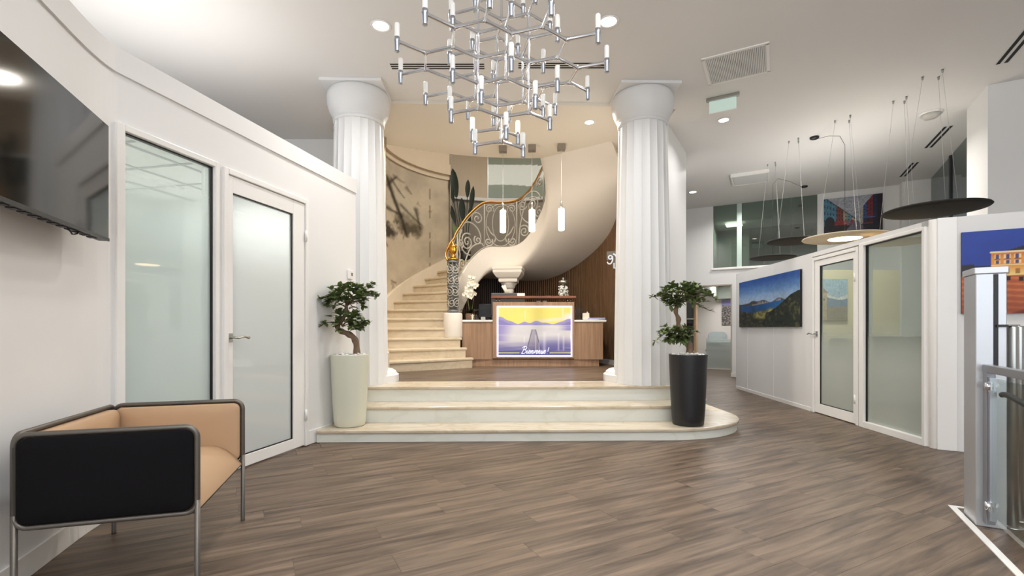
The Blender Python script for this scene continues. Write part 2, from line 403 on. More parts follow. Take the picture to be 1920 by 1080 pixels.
# ---- left partition: near wall, bend, straight run with window and door
FLd = Vector((.231, 1)).normalized(); FLn = Vector((-FLd.y, FLd.x))
def FL(y): return Vector((-2.40 + .231 * (y - 2.765), y))
bend = []
B0 = Vector((-2.395, 2.79)); ta = Vector((.33, -1)).normalized(); tb = FLd
pa = B0 + ta * .34; pb = B0 + tb * .10
for k in range(9):
    t = k / 8; bend.append(pa * (1 - t) ** 2 + B0 * 2 * t * (1 - t) + pb * t * t)
near = [Vector((-1.67, -4.85)), Vector((-1.67, .60))] + bend
H_L = 2.80
wl = MB()
def strip(m, pts, t, z0, z1):
    pts = [Vector(p[:2]) for p in pts]; ns = []
    for i in range(len(pts)):
        a = pts[max(i - 1, 0)]; b = pts[min(i + 1, len(pts) - 1)]; d = (b - a).normalized(); ns.append(Vector((-d.y, d.x)))
    for i in range(len(pts) - 1):
        m.prism([pts[i], pts[i + 1], pts[i + 1] + ns[i + 1] * t, pts[i] + ns[i] * t], z0, z1)
strip(wl, near + [FL(2.905)], .12, 0, H_L)
wl.wall(FL(2.905), FL(4.62), .12, 2.35, H_L)
wl.wall(FL(4.62), FL(5.46), .12, 0, H_L)
wl.wall(FL(3.575), FL(3.646), .12, 0, 2.35)
wl.build('wall_left', M_WALL, **ST)
m = MB(); pts = near + [FL(2.9), FL(5.46)]
strip(m, [Vector(q) - Vector((-(pts[min(i+1,len(pts)-1)]-pts[max(i-1,0)]).normalized().y, (pts[min(i+1,len(pts)-1)]-pts[max(i-1,0)]).normalized().x)) * .014 for i, q in enumerate(pts)], .014, 2.655, H_L + .006)
m.build('trim_1', M_WALL, **ST)
m = MB(); pts = near + [FL(2.88)]
strip(m, [Vector(q) + Vector((FLd.y, -FLd.x)) * .012 if i > 9 else Vector(q) + Vector((-ta.y, ta.x)) * .012 for i, q in enumerate(pts)], .012, 0, .11)
q0, q1 = FL(4.63), FL(5.0); off = -FLn * .012
m.wall(q0 + off, q1 + off, .012, 0, .13)
m.build('baseboard_left', M_TRIM, bevel=.003, **ST)
# office behind the left partition
m = MB(); e0, e1 = FL(2.72) + FLn * .13, FL(5.42) + FLn * .13
f0, f1 = e0 + FLn * 2.6, e1 + FLn * 2.6
m.wall(f0, f1, .1, 0, 2.78); m.wall(e0 + FLn * .0, f0, -.06, 0, 2.78); m.wall(e1, f1, -.06, 0, 2.78)
m.build('wall_left_office', M_WALL, **ST)
m = MB().prism([e0, e1, f1, f0], 2.70, 2.79); m.build('ceiling_left_office', M_CEIL, **ST)
m = MB()
for k in range(1, 5): a_ = e0.lerp(e1, k / 5); b_ = f0.lerp(f1, k / 5); m.tube([(a_.x, a_.y, 2.695), (b_.x, b_.y, 2.695)], .012, 4)
for k in range(1, 5): a_ = e0.lerp(f0, k / 5); b_ = e1.lerp(f1, k / 5); m.tube([(a_.x, a_.y, 2.695), (b_.x, b_.y, 2.695)], .012, 4)
m.build('trim_2', mat('ceiling_grid', (170, 172, 170), .5), **ST)
c_ = (e0 + e1 + f0 + f1) / 4
area('left_office_panel_light', (c_.x, c_.y, 2.66), (c_.x, c_.y, 0), 1.2, 1.2, 85, (1, 1, 1))
# ---- glazed doors and windows, built in a local frame: x along the wall, y away from the lobby
def frame_matrix(p0, p1): d = (Vector(p1) - Vector(p0)); return T(p0[0], p0[1], 0, math.atan2(d.y, d.x)), d.length
def lever(root, x, z, sgn, M):
    h = MB(); h.box(x - .021, x + .021, -.012, -.004, z - .075 * .45, z + .075 * .45, M)
    h.tube(smooth_path([(x, -.01, z), (x, -.055, z), (x + sgn * .03, -.062, z - .002), (x + sgn * .08, -.06, z + .008), (x + sgn * .125, -.058, z - .004), (x + sgn * .14, -.054, z - .0)], 5), .0095, 8, M=M)
    h.build('door_handle', M_STEEL, root, bevel=.003)
def glazed_door(name, p0, p1, H, gx0, gx1, gz0, gz1, hx, hs, gm):
    M, L = frame_matrix(p0, p1)
    fr = MB(); J = .045
    fr.box(0, J, -.02, .09, 0, H, M); fr.box(L - J, L, -.02, .09, 0, H, M); fr.box(J, L - J, -.02, .09, H - J, H, M)
    root = fr.build(name, M_TRIM, bevel=.006, **ST)
    lf = MB(); a, b = J + .004, L - J - .004; t = H - J - .004
    lf.box(a, gx0, -.006, .045, .012, t, M); lf.box(gx1, b, -.006, .045, .012, t, M)
    lf.box(gx0, gx1, -.006, .045, .012, gz0, M); lf.box(gx0, gx1, -.006, .045, gz1, t, M)
    lf.build('door_leaf', M_TRIM, root, bevel=.003)
    MB().box(gx0 - .01, gx1 + .01, .016, .022, gz0 - .01, gz1 + .01, M).build('glass_pane', gm, root)
    g = MB()
    for bx in ((gx0, gx0 + .008, gz0, gz1), (gx1 - .008, gx1, gz0, gz1), (gx0, gx1, gz0, gz0 + .008), (gx0, gx1, gz1 - .008, gz1)): g.box(bx[0], bx[1], .004, .03, bx[2], bx[3], M)
    g.build('gasket', M_BLACK, root)
    lever(root, hx, 1.05, hs, M)
    h = MB()
    for z in (.3, H - .35): h.tube([(L - J - .002 if hx < L / 2 else J, -.022, z - .05), (L - J - .002 if hx < L / 2 else J, -.022, z + .05)], .011, 8, M=M)
    h.build('hinge', M_TRIM, root)
    return root
def glazed_window(name, p0, p1, z0, z1, fl, fr_, fb, ft, gm, gasket=True):
    M, L = frame_matrix(p0, p1); f = MB()
    f.box(0, fl, -.02, .09, z0, z1, M); f.box(L - fr_, L, -.02, .09, z0, z1, M)
    f.box(fl, L - fr_, -.02, .09, z0, z0 + fb, M); f.box(fl, L - fr_, -.02, .09, z1 - ft, z1, M)
    root = f.build(name, M_TRIM, bevel=.004, **ST)
    MB().box(fl - .01, L - fr_ + .01, .028, .036, z0 + fb - .01, z1 - ft + .01, M).build('glass_pane', gm, root)
    if gasket:
        g = MB()
        g.box(L - fr_ - .008, L - fr_, .01, .04, z0 + fb, z1 - ft, M); g.box(fl, L - fr_, .01, .04, z1 - ft - .008, z1 - ft, M); g.box(fl, fl + .006, .01, .04, z0 + fb, z1 - ft, M)
        g.build('gasket', M_BLACK, root)
    return root
glazed_window('window_1', FL(2.87), FL(3.60), 0, 2.36, .05, .035, .09, .04, M_FRL)
glazed_door('door_1', FL(3.640), FL(4.622), 2.352, .098, .80, .104, 2.175, .072, 1, M_FRD)
# ---- back wall left of the columns, seen over the partition; shop front behind the camera
MB().wall((-7, 7.3), (-2.05, 7.3), .15, 0, 4.0).build('wall_back_left', M_WALL, **ST)
m = MB().box(-7, 10, -4.9, -4.8, 0, .35); m.box(-7, 10, -4.9, -4.8, 3.75, 4.0)
for x in (-4.2, -1.2, 1.8, 4.8): m.box(x - .06, x + .06, -4.9, -4.8, .35, 3.75)
m.build('wall_front', M_WALL, **ST)
MB().box(6.9, 7.0, -4.9, 4.9, 0, 4.0).build('wall_right', M_WALL, **ST)
# ---- alcove right wall, ending in a pilaster edge
m = MB(); m.prism([(2.20, 6.76), (2.85, 7.86), (2.62, 8.0), (1.98, 6.92)], 0, 4.0); m.prism([(2.85, 7.86), (2.62, 8.0), (2.40, 9.4), (2.60, 9.4)][::-1], 0, 4.0)
m.prism([(2.00, 6.92), (2.16, 7.0), (2.02, 7.9), (1.84, 7.80)], 0, 4.0)
m.build('wall_alcove_right', M_WALL, **ST)
# ---- stairwell: curved walls around the stair
SCX, SCY = -.2, 8.5
def sp(phi, r, z=0): return Vector((SCX + r * math.cos(rad(phi)), SCY + r * math.sin(rad(phi)), z))
def ring_wall(m, a0, a1, r0, r1, z0, z1, n=40):
    for i in range(n):
        b0 = a0 + (a1 - a0) * i / n; b1 = a0 + (a1 - a0) * (i + 1) / n
        m.prism([sp(b0, r0)[:2], sp(b0, r1)[:2], sp(b1, r1)[:2], sp(b1, r0)[:2]], z0, z1)
def paint_mural(u, v):                        # u: 0 front left .. 1 back edge, v: 0 floor .. 1 top
    n1 = vnoise(u, v, 6, 9, 3, 4); n2 = vnoise(u, v, 24, 34, 8, 3); n3 = vnoise(u, v, 3, 4, 5, 2)
    img = np.ones(u.shape + (3,)) * C3((196, 181, 158)); img *= (.84 + .24 * n1)[..., None]; img *= (.93 + .14 * n2)[..., None]
    img = mixm(img, sstep(.5, .75, n3) * .5, (196, 182, 158))
    # concrete formwork joints
    for vv, uu0, uu1 in ((.38, 0, 1), ):
        img = mixm(img, np.exp(-((v - vv - .012 * np.sin(u * 17)) / .004) ** 2) * (n2 > .42) * .75, (92, 76, 58))
    for uu in (.875,): img = mixm(img, np.exp(-((u - uu) / .004) ** 2) * (n2 > .40) * (v > .42) * (v < .86) * .7, (96, 80, 62))
    img = mixm(img, sstep(.62, .75, n2) * sstep(.55, .7, n1) * .45, (110, 94, 72))
    u0_ = u; u = (u - .5) / 1.143 + .42
    # charcoal drawing of a torn hanging drape with dark folds, upper left
    def line(x0, y0, x1, y1, wd, k, c=(46, 40, 32)):
        nonlocal img
        dx, dy = x1 - x0, y1 - y0; t = np.clip(((u - x0) * dx + (v - y0) * dy) / (dx * dx + dy * dy), 0, 1)
        d = np.hypot(u - x0 - t * dx, (v - y0 - t * dy) * 1.6); wv = max(wd, .0135) * (.45 + 1.0 * vnoise(u, v, 30, 40, 21, 2)) * (1 - .5 * t)
        img = mixm(img, np.exp(-(d / wv) ** 2) * k, c)
    def blob(cx, cy, rx, ry, k, c, s=11):
        nonlocal img
        d = np.hypot((u - cx) / rx, (v - cy) / ry); tx = vnoise(u, v, 40, 50, s, 3)
        img = mixm(img, sstep(1.15, .5, d + (tx - .5) * .9) * k, c)
    blob(.52, .72, .20, .11, .45, (204, 194, 172)); blob(.60, .655, .10, .06, .8, (70, 62, 48), 13); blob(.66, .645, .05, .05, .5, (96, 86, 66), 15)
    blob(.44, .60, .08, .04, .85, (48, 42, 34), 17); blob(.62, .70, .13, .05, .5, (196, 186, 162), 18)
    line(.44, .83, .56, .685, .022, .85); line(.56, .685, .60, .60, .018, .75); line(.44, .70, .55, .695, .016, .7); line(.44, .80, .52, .86, .012, .6)
    line(.56, .74, .70, .67, .012, .55); line(.48, .84, .58, .78, .008, .5); line(.66, .74, .69, .65, .01, .6); line(.50, .86, .58, .85, .01, .35)
    line(.42, .55, .44, .53, .014, .6); line(.60, .83, .63, .81, .010, .4)
    return img
NA, NZ = 190, 170; A0_, A1_ = 219.5, 122.5; Z0_, Z1_ = PZ, 4.62
pts = [sp(A0_ + (A1_ - A0_) * i / (NA - 1), 2.16, Z0_ + (Z1_ - Z0_) * j / (NZ - 1)) for j in range(NZ) for i in range(NA)]
m = MB(); m.add(pts, [(j * NA + i, j * NA + i + 1, (j + 1) * NA + i + 1, (j + 1) * NA + i) for j in range(NZ - 1) for i in range(NA - 1)], True)
mural = m.build('wall_mural', attr_mat('mural_print', 0, .75, .2), normals=False, **ST)
uu, vv = np.meshgrid(np.linspace(0, 1, NA), np.linspace(0, 1, NZ)); set_print(mural, (np.clip(paint_mural(uu, vv), 0, 255) / 255).reshape(-1, 3))
m = MB(); ring_wall(m, 219.5, 122.3, 2.17, 2.5, 0, 5.7, 30); m.build('wall_stairwell_left', M_BEIGE, **ST)
m = MB(); ring_wall(m, 219.5, 122.3, 2.08, 2.17, 4.40, 4.62, 30); ring_wall(m, 219.5, 122.3, 2.12, 2.17, 4.62, 5.7, 30); ring_wall(m, 219.5, 122.3, 2.13, 2.17, 4.30, 4.40, 30)
m.build('trim_3', M_BEIGE, **ST)
m = MB(); ring_wall(m, 122.5, 15, 2.62, 2.8, 0, 4.05, 30); ring_wall(m, 122.4, 121.2, 2.10, 2.8, 0, 5.7, 1); m.build('wall_stairwell_back', M_GREYP, **ST)
m = MB(); ring_wall(m, 122.5, 98, 2.60, 2.8, 4.05, 5.7, 12); ring_wall(m, 60, 15, 2.60, 2.8, 4.05, 5.7, 12); m.build('wall_upstairs', M_BEIGE, **ST)
m = MB(); ring_wall(m, 122.0, 15, 2.55, 2.62, 4.05, 4.12, 30); m.build('trim_4', M_WALLG, **ST)
m = MB(); ring_wall(m, 98, 60, 2.66, 2.67, 4.12, 5.7, 12); wn = m.build('window_2', M_TRIM, **ST); wn.data.materials[0] = M_UPG
m = MB()
for a_ in (98, 62): ring_wall(m, a_ + .35, a_ - .35, 2.64, 2.69, 4.12, 5.7, 1)
m.build('window_frame', M_ALU, wn)
m = MB(); ring_wall(m, 105, 50, 3.6, 3.7, 3.9, 5.7, 12); m.build('wall_upstairs_room', mat('pale_green_wall', (188, 196, 180), .7), **ST)
# landing floor in the niche
m = MB(); ring_wall(m, 121.5, 60, 2.13, 2.62, 2.2, 2.494, 20); m.build('floor_landing', M_STEP, **ST)
# ---- back wall of the office wing with doorway, interior window and pilaster
BW0 = Vector((4.2, 11.6)); UB = Vector((.8746, -.4848)); VB = Vector((.4848, .8746))
def bw(s, t=0): return BW0 + UB * s + VB * t
m = MB()
for s0, s1, z0, z1 in ((-2.6, -.05, 0, 4), (-.05, .612, 2.15, 4), (.612, 1.02, 2.15, 2.54), (1.02, 2.69, 0, 2.54), (2.69, 4.7, 0, 4)): m.wall(bw(s0), bw(s1), .2, z0, z1)
m.build('wall_back', M_WALLG, **ST)
m = MB(); m.wall(bw(4.08, -.22), bw(4.55, -.22), .3, 0, 4.0); m.build('wall_pilaster', M_WALL, **ST)
m = MB(); m.wall(bw(.58, -.03), bw(2.72, -.03), .05, 2.49, 2.54); m.build('trim_5', M_TRIM, bevel=.005, **ST)
m = MB(); m.wall(bw(1.02, -.012), bw(4.08, -.012), .012, 0, .1); m.wall(bw(1.0, -.012), bw(1.02, -.012), .2, 0, .1); m.build('baseboard_back', M_TRIM, **ST)
wn = None
for k, (s0, s1) in enumerate(((.612, 1.16), (1.16, 1.66), (1.66, 2.2), (2.2, 2.69))):
    mm = MB().wall(bw(s0 + .004, .03), bw(s1 - .004, .03), .012, 2.54, 4.0)
    if wn is None: wn = mm.build('window_3', M_BACKG, **ST)
    else: mm.build('glass_pane', M_BACKG, wn)
m = MB(); m.wall(bw(1.12, .01), bw(1.22, .01), .06, 2.54, 4.0); m.build('mullion', mat('pale_green_mullion', (186, 204, 194), .4), wn)
m = MB(); m.wall(bw(.4, 3.2), bw(3.4, 3.2), .1, 2.0, 4.0); m.wall(bw(.4, .2), bw(.4, 3.2), .1, 2, 4.0); m.wall(bw(3.4, .2), bw(3.4, 3.2), .1, 2, 4.0); m.wall(bw(1.3, 1.6), bw(2.2, 1.6), .1, 2.3, 3.7)
m.build('wall_upper_office', mat('sage_wall', (150, 156, 146), .7), **ST)
MB().wall(bw(.4, .2), bw(3.4, .2), 3.0, 2.505, 2.535).build('floor_upper_office', mat('upper_floor_grey', (150, 152, 150), .5), **ST)
m = MB().wall(bw(.70, 2.0), bw(1.1, 2.0), .4, 3.93, 3.96); o = m.build('ceiling_panel_light', emis('panel_glow', (255, 250, 235), 3)); tag(o, 'bright square panel light inside the upper office behind green glass', 'ceiling light')
q = bw(.9, 2.2); area('upper_office_light', (q.x, q.y, 3.9), (q.x, q.y, 0), .4, .4, 16, (1, .98, .92))
# room beyond the doorway
m = MB(); m.wall(bw(-1.6, 3.6), bw(2.6, 3.6), .1, 0, 2.6); m.wall(bw(-1.6, .2), bw(-1.6, 3.6), .1, 0, 2.6); m.wall(bw(2.6, .2), bw(2.6, 3.6), .1, 0, 2.6); m.build('wall_far_room', mat('warm_white_paint', (238, 232, 224), .55), **ST)
MB().wall(bw(-1.6, .2), bw(2.6, .2), 3.4, 2.42, 2.5).build('ceiling_far_room', M_CEIL, **ST)
q = bw(.6, 2.0); area('far_room_light', (q.x, q.y, 2.38), (q.x, q.y, 0), .9, .9, 48, NEUT)
m = MB(); m.wall(bw(-.05, .0), bw(-.01, .0), .2, 0, 2.15); m.wall(bw(.99, .0), bw(1.02, .0), .2, 0, 2.15); m.wall(bw(-.05, 0), bw(1.02, 0), .2, 2.12, 2.15); m.build('door_3', mat('taupe_lining', (176, 164, 150), .5), **ST)
# ---- exterior glazing on the right and the pillar
wp = Vector((5.63, 5.68)); uu_ = Vector((.8746, -.4848)); vv_ = Vector((.4848, .8746))
m = MB().prism([wp, wp + uu_ * .9, wp + uu_ * .9 + vv_ * .72, wp + vv_ * .72], 0, 4.0); m.build('wall_pillar', M_WALL, **ST)
g0 = Vector((6.35, 6.35)); g1 = bw(4.55, -.1)
M, L = frame_matrix((g0.x, g0.y), (g1.x, g1.y))
wn = MB().box(0, L, .02, .03, 0, 4.0, M).build('window_4', M_BACKG, **ST)
m = MB()
for x in (0, L * .55, L): m.box(x - .03, x + .03, .0, .05, 0, 4, M)
m.box(0, L, -.0, .05, 0, .1, M); m.build('window_frame', mat('anthracite_frame', (62, 64, 68), .4, .4), wn)
o = MB().box(-1.5, L + 1, -1.4, -1.3, 0, 4.6, M).build('wall_outside', mat('dusk_facade', (150, 158, 172), .8), **ST)
# ---- right partition with picture wall, door, window and front face
RP = lambda y: Vector((3.93 + .06 * (y - 4.48), y))
HR = 2.14
m = MB(); m.wall(RP(9.0), RP(6.47), .1, 0, HR); m.wall(RP(6.47), RP(4.5), .1, 2.085, HR)
P0 = Vector((3.94, 4.45)); P1 = P0 + UB * 2.4
m.wall(P0 + UB * .06, P1, .1, 0, HR); m.wall(RP(8.98) + Vector((.1, 0)), (6.9, 8.98), .1, 0, HR)
m.build('wall_right_partition', M_WALLG, **ST)
m = MB(); q = RP(4.5) + Vector((.045, .0)); m.lathe([(.055, 0), (.055, HR)], 20, (q.x, q.y, 0)); m.wall(RP(4.62), RP(4.5), .1, 0, HR); m.wall(P0 + UB * .0 + VB * -.012, P0 + UB * .14 + VB * -.012, .1, 0, HR); m.build('trim_6', M_TRIM, bevel=.004, **ST)
m = MB(); m.wall(RP(9.0) - Vector((.008, 0)), RP(6.5) - Vector((.008, 0)), .01, 0, .05); m.build('baseboard_right', M_TRIM, **ST)
m = MB()
for y in (7.55, 8.5): m.wall(RP(y + .006) - Vector((.004, 0)), RP(y - .006) - Vector((.004, 0)), .01, 0.05, HR)
m.build('trim_7', M_TRIM, **ST)
glazed_door('door_2', RP(6.45), RP(5.515), 2.065, .15, .835, .132, 1.94, .095, -1, M_FRR)
glazed_window('window_5', RP(5.50), RP(4.555), 0, 2.09, .075, .03, .07, .035, M_FRR)
# cubicle behind it: cross wall and desk
MB().wall((4.22, 8.35), (6.75, 8.35), .1, 0, HR).build('wall_cubicle', mat('cream_wall', (240, 226, 190), .6), **ST)
# ================================================================== THINGS
# ---- marble steps up to the alcove
def corner_poly(xl, yf, cx, cy, xr, yb, n=18):
    rx, ry = xr - cx, cy - yf; p = [(xl, yf)]
    for k in range(n + 1):
        a = -PI / 2 + PI / 2 * k / n; p.append((cx + rx * math.cos(a), cy + ry * math.sin(a)))
    return p + [(xr, yb), (xl, yb)]
st = thing('entry_steps', 'three wide cream marble steps with white risers rising to the reception alcove', 'steps', (0.4, 5.5, 0))
specs = [(-1.80, 4.745, 1.72, 5.60, 2.74, 6.80, 0, .119), (-1.70, 5.147, 1.62, 5.86, 2.50, 6.78, .119, .285), (-1.70, 5.53, 1.80, 5.98, 2.24, 6.76, .285, PZ)]
for xl, yf, cx, cy, xr, yb, z0, z1 in specs:
    MB().prism(corner_poly(xl, yf + .022, cx, cy, xr - .022, yb), z0, z1 - .034).build('riser', M_RISER, st, rot=RA)
    if z1 < PZ: MB().prism(corner_poly(xl, yf, cx, cy, xr, yb), z1 - .034, z1).build('tread', M_MARB, st, rot=RA, bevel=.010, segs=3)
    else: MB().prism(corner_poly(xl, yf, cx, cy, xr, 6.05), z1 - .034, z1).build('tread', M_MARB, st, rot=RA, bevel=.010, segs=3)
m = MB().box(-1.3, 1.6, 6.043, 6.055, PZ - .003, PZ + .003); m.build('edge_strip', M_ALU, st, rot=RA)
# ---- fluted columns
def column(name, label, x, y):
    root = thing(name, label, 'column', (x, y, PZ), RA)
    nf, per = 20, 10; zs = [0, .4, .8, 1.3, 1.8, 2.3, 2.7, 3.0, 3.14]; R0, R1 = .345, .288
    vs = []; N = nf * per
    for z in zs:
        t = z / 3.14; R = R0 + (R1 - R0) * (t + .12 * math.sin(PI * t) * -1)
        for k in range(N):
            fr = (k % per) / per; d = .042 * R * math.sin(PI * fr) ** .7
            a = 2 * PI * k / N; vs.append(((R - d) * math.cos(a), (R - d) * math.sin(a), z))
    fs = [(r * N + k, r * N + (k + 1) % N, (r + 1) * N + (k + 1) % N, (r + 1) * N + k) for r in range(len(zs) - 1) for k in range(N)]
    MB().add(vs, fs, False).build('shaft', M_PLAS, root, True)
    MB().lathe([(.29, 3.13), (.300, 3.14), (.300, 3.165), (.292, 3.17), (.306, 3.185), (.306, 3.205), (.318, 3.22), (.350, 3.29), (.368, 3.36), (.372, 3.43), (.364, 3.48), (.345, 3.512)], 48).build('echinus', M_PLAS, root, True)
    MB().box(-.355, .355, -.36, .33, 3.510, 3.545).build('abacus', M_PLAS, root, True, bevel=.004)
    MB().lathe([(.425, 0), (.425, .085), (.40, .10), (.39, .125), (.35, .15), (.22, .16)], 64, (0, .23, 0), smooth=False).build('base', M_PLAS, root, True)
    return root
column('fluted_column', 'white fluted column behind the white planter, by the glass door', *A(-1.715, 5.90))
column('fluted_column', 'white fluted column behind the black planter', *A(1.757, 5.87))
# ---- curved stone staircase
def phi_n(n): return 217 - 8.6 * (n - 1)
def z_n(n): return PZ + .17 * n
stc = thing('curved_staircase', 'curved cream stone staircase winding up left of the reception desk', 'staircase', (-1.6, 8.3, PZ))
def sector(a0, a1, ri, ro, n=6, round_in=0):
    p = [sp(a0 + (a1 - a0) * k / n, ro)[:2] for k in range(n + 1)]; q = [sp(a1 + (a0 - a1) * k / n, ri)[:2] for k in range(n + 1)]
    return (p + q)[::-1]
inner = {1: .56, 2: .64, 3: .70}
for n in range(1, 13):
    a0 = phi_n(n); a1 = phi_n(n + 1) - 2.5 if n < 12 else 116; ri = inner.get(n, .86)
    MB().prism(sector(a0 - .9, a1, ri + .03, 2.14), z_n(n - 1) if n > 1 else PZ, z_n(n) - .045).build('riser', M_STEP, stc)
    MB().prism(sector(a0, a1, ri, 2.14), z_n(n) - .045, z_n(n)).build('tread', M_STEP, stc, bevel=.014, segs=3)
ZS = [(187, 1.62), (178, 1.72), (162, 1.98), (150, 2.14), (143, 2.28), (130, 2.47), (120, 2.61), (112, 2.685), (104, 2.70), (76, 2.70), (66, 2.73), (55, 2.83), (42, 3.0), (30, 3.19), (10, 3.42), (-5, 3.60), (-20, 3.85), (-42, 4.15)]
ZB = [(187, .62), (178, .80), (165, 1.10), (152, 1.40), (140, 1.64), (126, 1.90), (114, 2.12), (104, 2.23), (90, 2.26), (76, 2.27), (66, 2.29), (55, 2.38), (42, 2.56), (30, 2.75), (10, 3.06), (-5, 3.30), (-20, 3.60), (-36, 3.975), (-60, 4.5)]
def interp(tab, a):
    if a >= tab[0][0]: return tab[0][1]
    for (a0, z0), (a1, z1) in zip(tab, tab[1:]):
        if a0 >= a >= a1: return z0 + (z1 - z0) * (a0 - a) / (a0 - a1)
    return tab[-1][1]
def smz(tab, a): return sum(interp(tab, a + d) for d in (-5, -2.5, 0, 2.5, 5)) / 5
# inner wall of the stair with the soffit that runs out to the slatted wall
def drop_at(a): return .14 * float(sstep(112, 60, np.array(float(a)))) * (1 - float(sstep(20, -26, np.array(float(a)))))
NA = 90; prof_n = 12; vs = []; ring = 0
for i in range(NA + 1):
    a = 186 + (-52 - 186) * i / NA; zt, zb = max(smz(ZS, a), smz(ZB, a) + .2), smz(ZB, a); drop = drop_at(a)
    ro = 2.10
    sec = [(.80, zt), (.80, zb + .12), (.806, zb + .075), (.825, zb + .04), (.86, zb + .015), (.92, zb), (1.3, zb - drop * .3), (1.7, zb - drop * .65), (ro, zb - drop), (ro, zb - drop + .06), (.95, zb + .07), (.935, zb + .12), (.93, zt - .02), (.91, zt)]
    ring = len(sec)
    for r, z in sec: p = sp(a, r, z); vs.append(p)
fs = [(i * ring + k, i * ring + (k + 1) % ring, (i + 1) * ring + (k + 1) % ring, (i + 1) * ring + k) for i in range(NA) for k in range(ring)]
fs += [tuple(range(ring)), tuple(NA * ring + k for k in range(ring))[::-1]]
o = MB().add(vs, fs, True).build('stringer', M_STUC, stc)
o.modifiers.new('split', 'EDGE_SPLIT').split_angle = rad(50)
m = MB()                                         # sloping skirting against the mural
NS = 40; vs = []
for i in range(NS + 1):
    a = 219 + (122.6 - 219) * i / NS; nn = (217 - a) / 8.6 + 1; zt = PZ + .17 * min(nn, 12.2) + .17
    for r, z in ((2.10, zt - .6), (2.10, zt), (2.165, zt), (2.165, zt - .6)): vs.append(sp(a, r, z))
m.add(vs, [(i * 4 + k, i * 4 + (k + 1) % 4, (i + 1) * 4 + (k + 1) % 4, (i + 1) * 4 + k) for i in range(NS) for k in range(4)] + [(0, 1, 2, 3), (NS * 4 + 3, NS * 4 + 2, NS * 4 + 1, NS * 4)])
m.build('skirting', mat('stair_skirting', (220, 206, 184), .6), stc)
# newel plinth
nw = sp(186, .84); m = MB().lathe([(.165, 0), (.168, .02), (.165, .40), (.155, .425), (.10, .43)], 32, (nw.x, nw.y, z_n(3)))
m.build('newel_plinth', M_STUC, stc)
# ---- wrought iron railing
rl = thing('stair_railing', 'grey wrought iron scroll railing with brass handrail on the curved stair', 'railing', (nw.x, nw.y, z_n(3) + .43))
RR = .855
def rp(a, h): p = sp(a, RR, smz(ZS, a) + h); return p
def panel_pt(a0, a1, x, h, ): a = a0 + (a1 - a0) * x; return rp(a, h)
def scroll(a0, a1, pts, r=.0155, name='scroll', closed=False, straight=False):
    # pts in metres along the panel (x) and up (h)
    Lp = rad(abs(a1 - a0)) * RR
    if straight: q = [panel_pt(a0, a1, x / Lp, h) for x, h in pts]
    else:
        xc = (min(p[0] for p in pts) + max(p[0] for p in pts)) / 2; zc_ = smz(ZS, a0 + (a1 - a0) * xc / Lp)
        q = [sp(a0 + (a1 - a0) * x / Lp, RR, zc_ + h) for x, h in pts]
    MB().tube(q, r, 6, closed, flat=(.7, 1)).build(name, M_IRON, rl)
def spiral(cx, cy, R, turns, start, dirn=1, rin=.012, n=None):
    n = n or int(20 * turns) + 2; out = []
    for k in range(n + 1):
        t = k / n; a = rad(start) + dirn * 2 * PI * turns * t; r = R + (rin - R) * t; out.append((cx + r * math.cos(a), cy + r * math.sin(a)))
    return out
def ell(cx, cy, rx, ry, n=30): return [(cx + rx * math.cos(2 * PI * k / n), cy + ry * math.sin(2 * PI * k / n)) for k in range(n)]
def cp(pts, k=8): return [tuple(p[:2]) for p in smooth_path([(x, y, 0) for x, y in pts], k)]
HRL = .86
bars = [174, 160, 113, 70, 24, -10]
for a in bars: MB().tube([rp(a, -.01), rp(a, HRL)], .014, 6).build('baluster', M_IRON, rl)
MB().tube([rp(a, .02) for a in np.linspace(176, -12, 50)], .010, 6).build('bottom_rail', M_IRON, rl)
MB().tube([rp(a, HRL - .02) for a in np.linspace(176, -12, 50)], .010, 6).build('top_rail', M_IRON, rl)
# narrow first bay
scroll(174, 160, spiral(.10, .62, .09, 1.6, 200, -1)); scroll(174, 160, cp([(.02, .02), (.05, .25), (.16, .40), (.19, .62), (.12, .73)]), straight=True)
# second bay: a big wheel with three curls
L2 = rad(47) * RR
scroll(160, 113, ell(.36, .44, .27, .31)[:24]); scroll(160, 113, spiral(.31, .44, .17, 2.0, 60, 1)); scroll(160, 113, spiral(.55, .68, .13, 1.7, 200, -1))
scroll(160, 113, spiral(.17, .14, .115, 1.7, 30, -1)); scroll(160, 113, spiral(.56, .25, .09, 1.5, 120, 1)); scroll(160, 113, cp([(.03, .02), (.10, .36), (.06, .62), (.16, .80)]), straight=True)
scroll(160, 113, spiral(.12, .56, .09, 1.4, 300, 1)); scroll(160, 113, cp([(.26, .10), (.40, .22), (.62, .14), (.68, .05)]), straight=True)
# third bay on the landing: oval in oval with four curls
scroll(113, 70, ell(.32, .43, .29, .41), name='oval_ring', closed=True); scroll(113, 70, ell(.32, .46, .16, .34), name='oval_ring', closed=True)
for cx, cy, s0, d in ((.085, .105, 40, -1), (.555, .105, 140, 1), (.10, .74, 320, 1), (.54, .74, 220, -1)): scroll(113, 70, spiral(cx, cy, .09, 1.7, s0, d))
scroll(113, 70, cp([(.06, .40), (.13, .28), (.22, .20), (.20, .10)])); scroll(113, 70, cp([(.58, .40), (.51, .28), (.42, .20), (.44, .10)]))
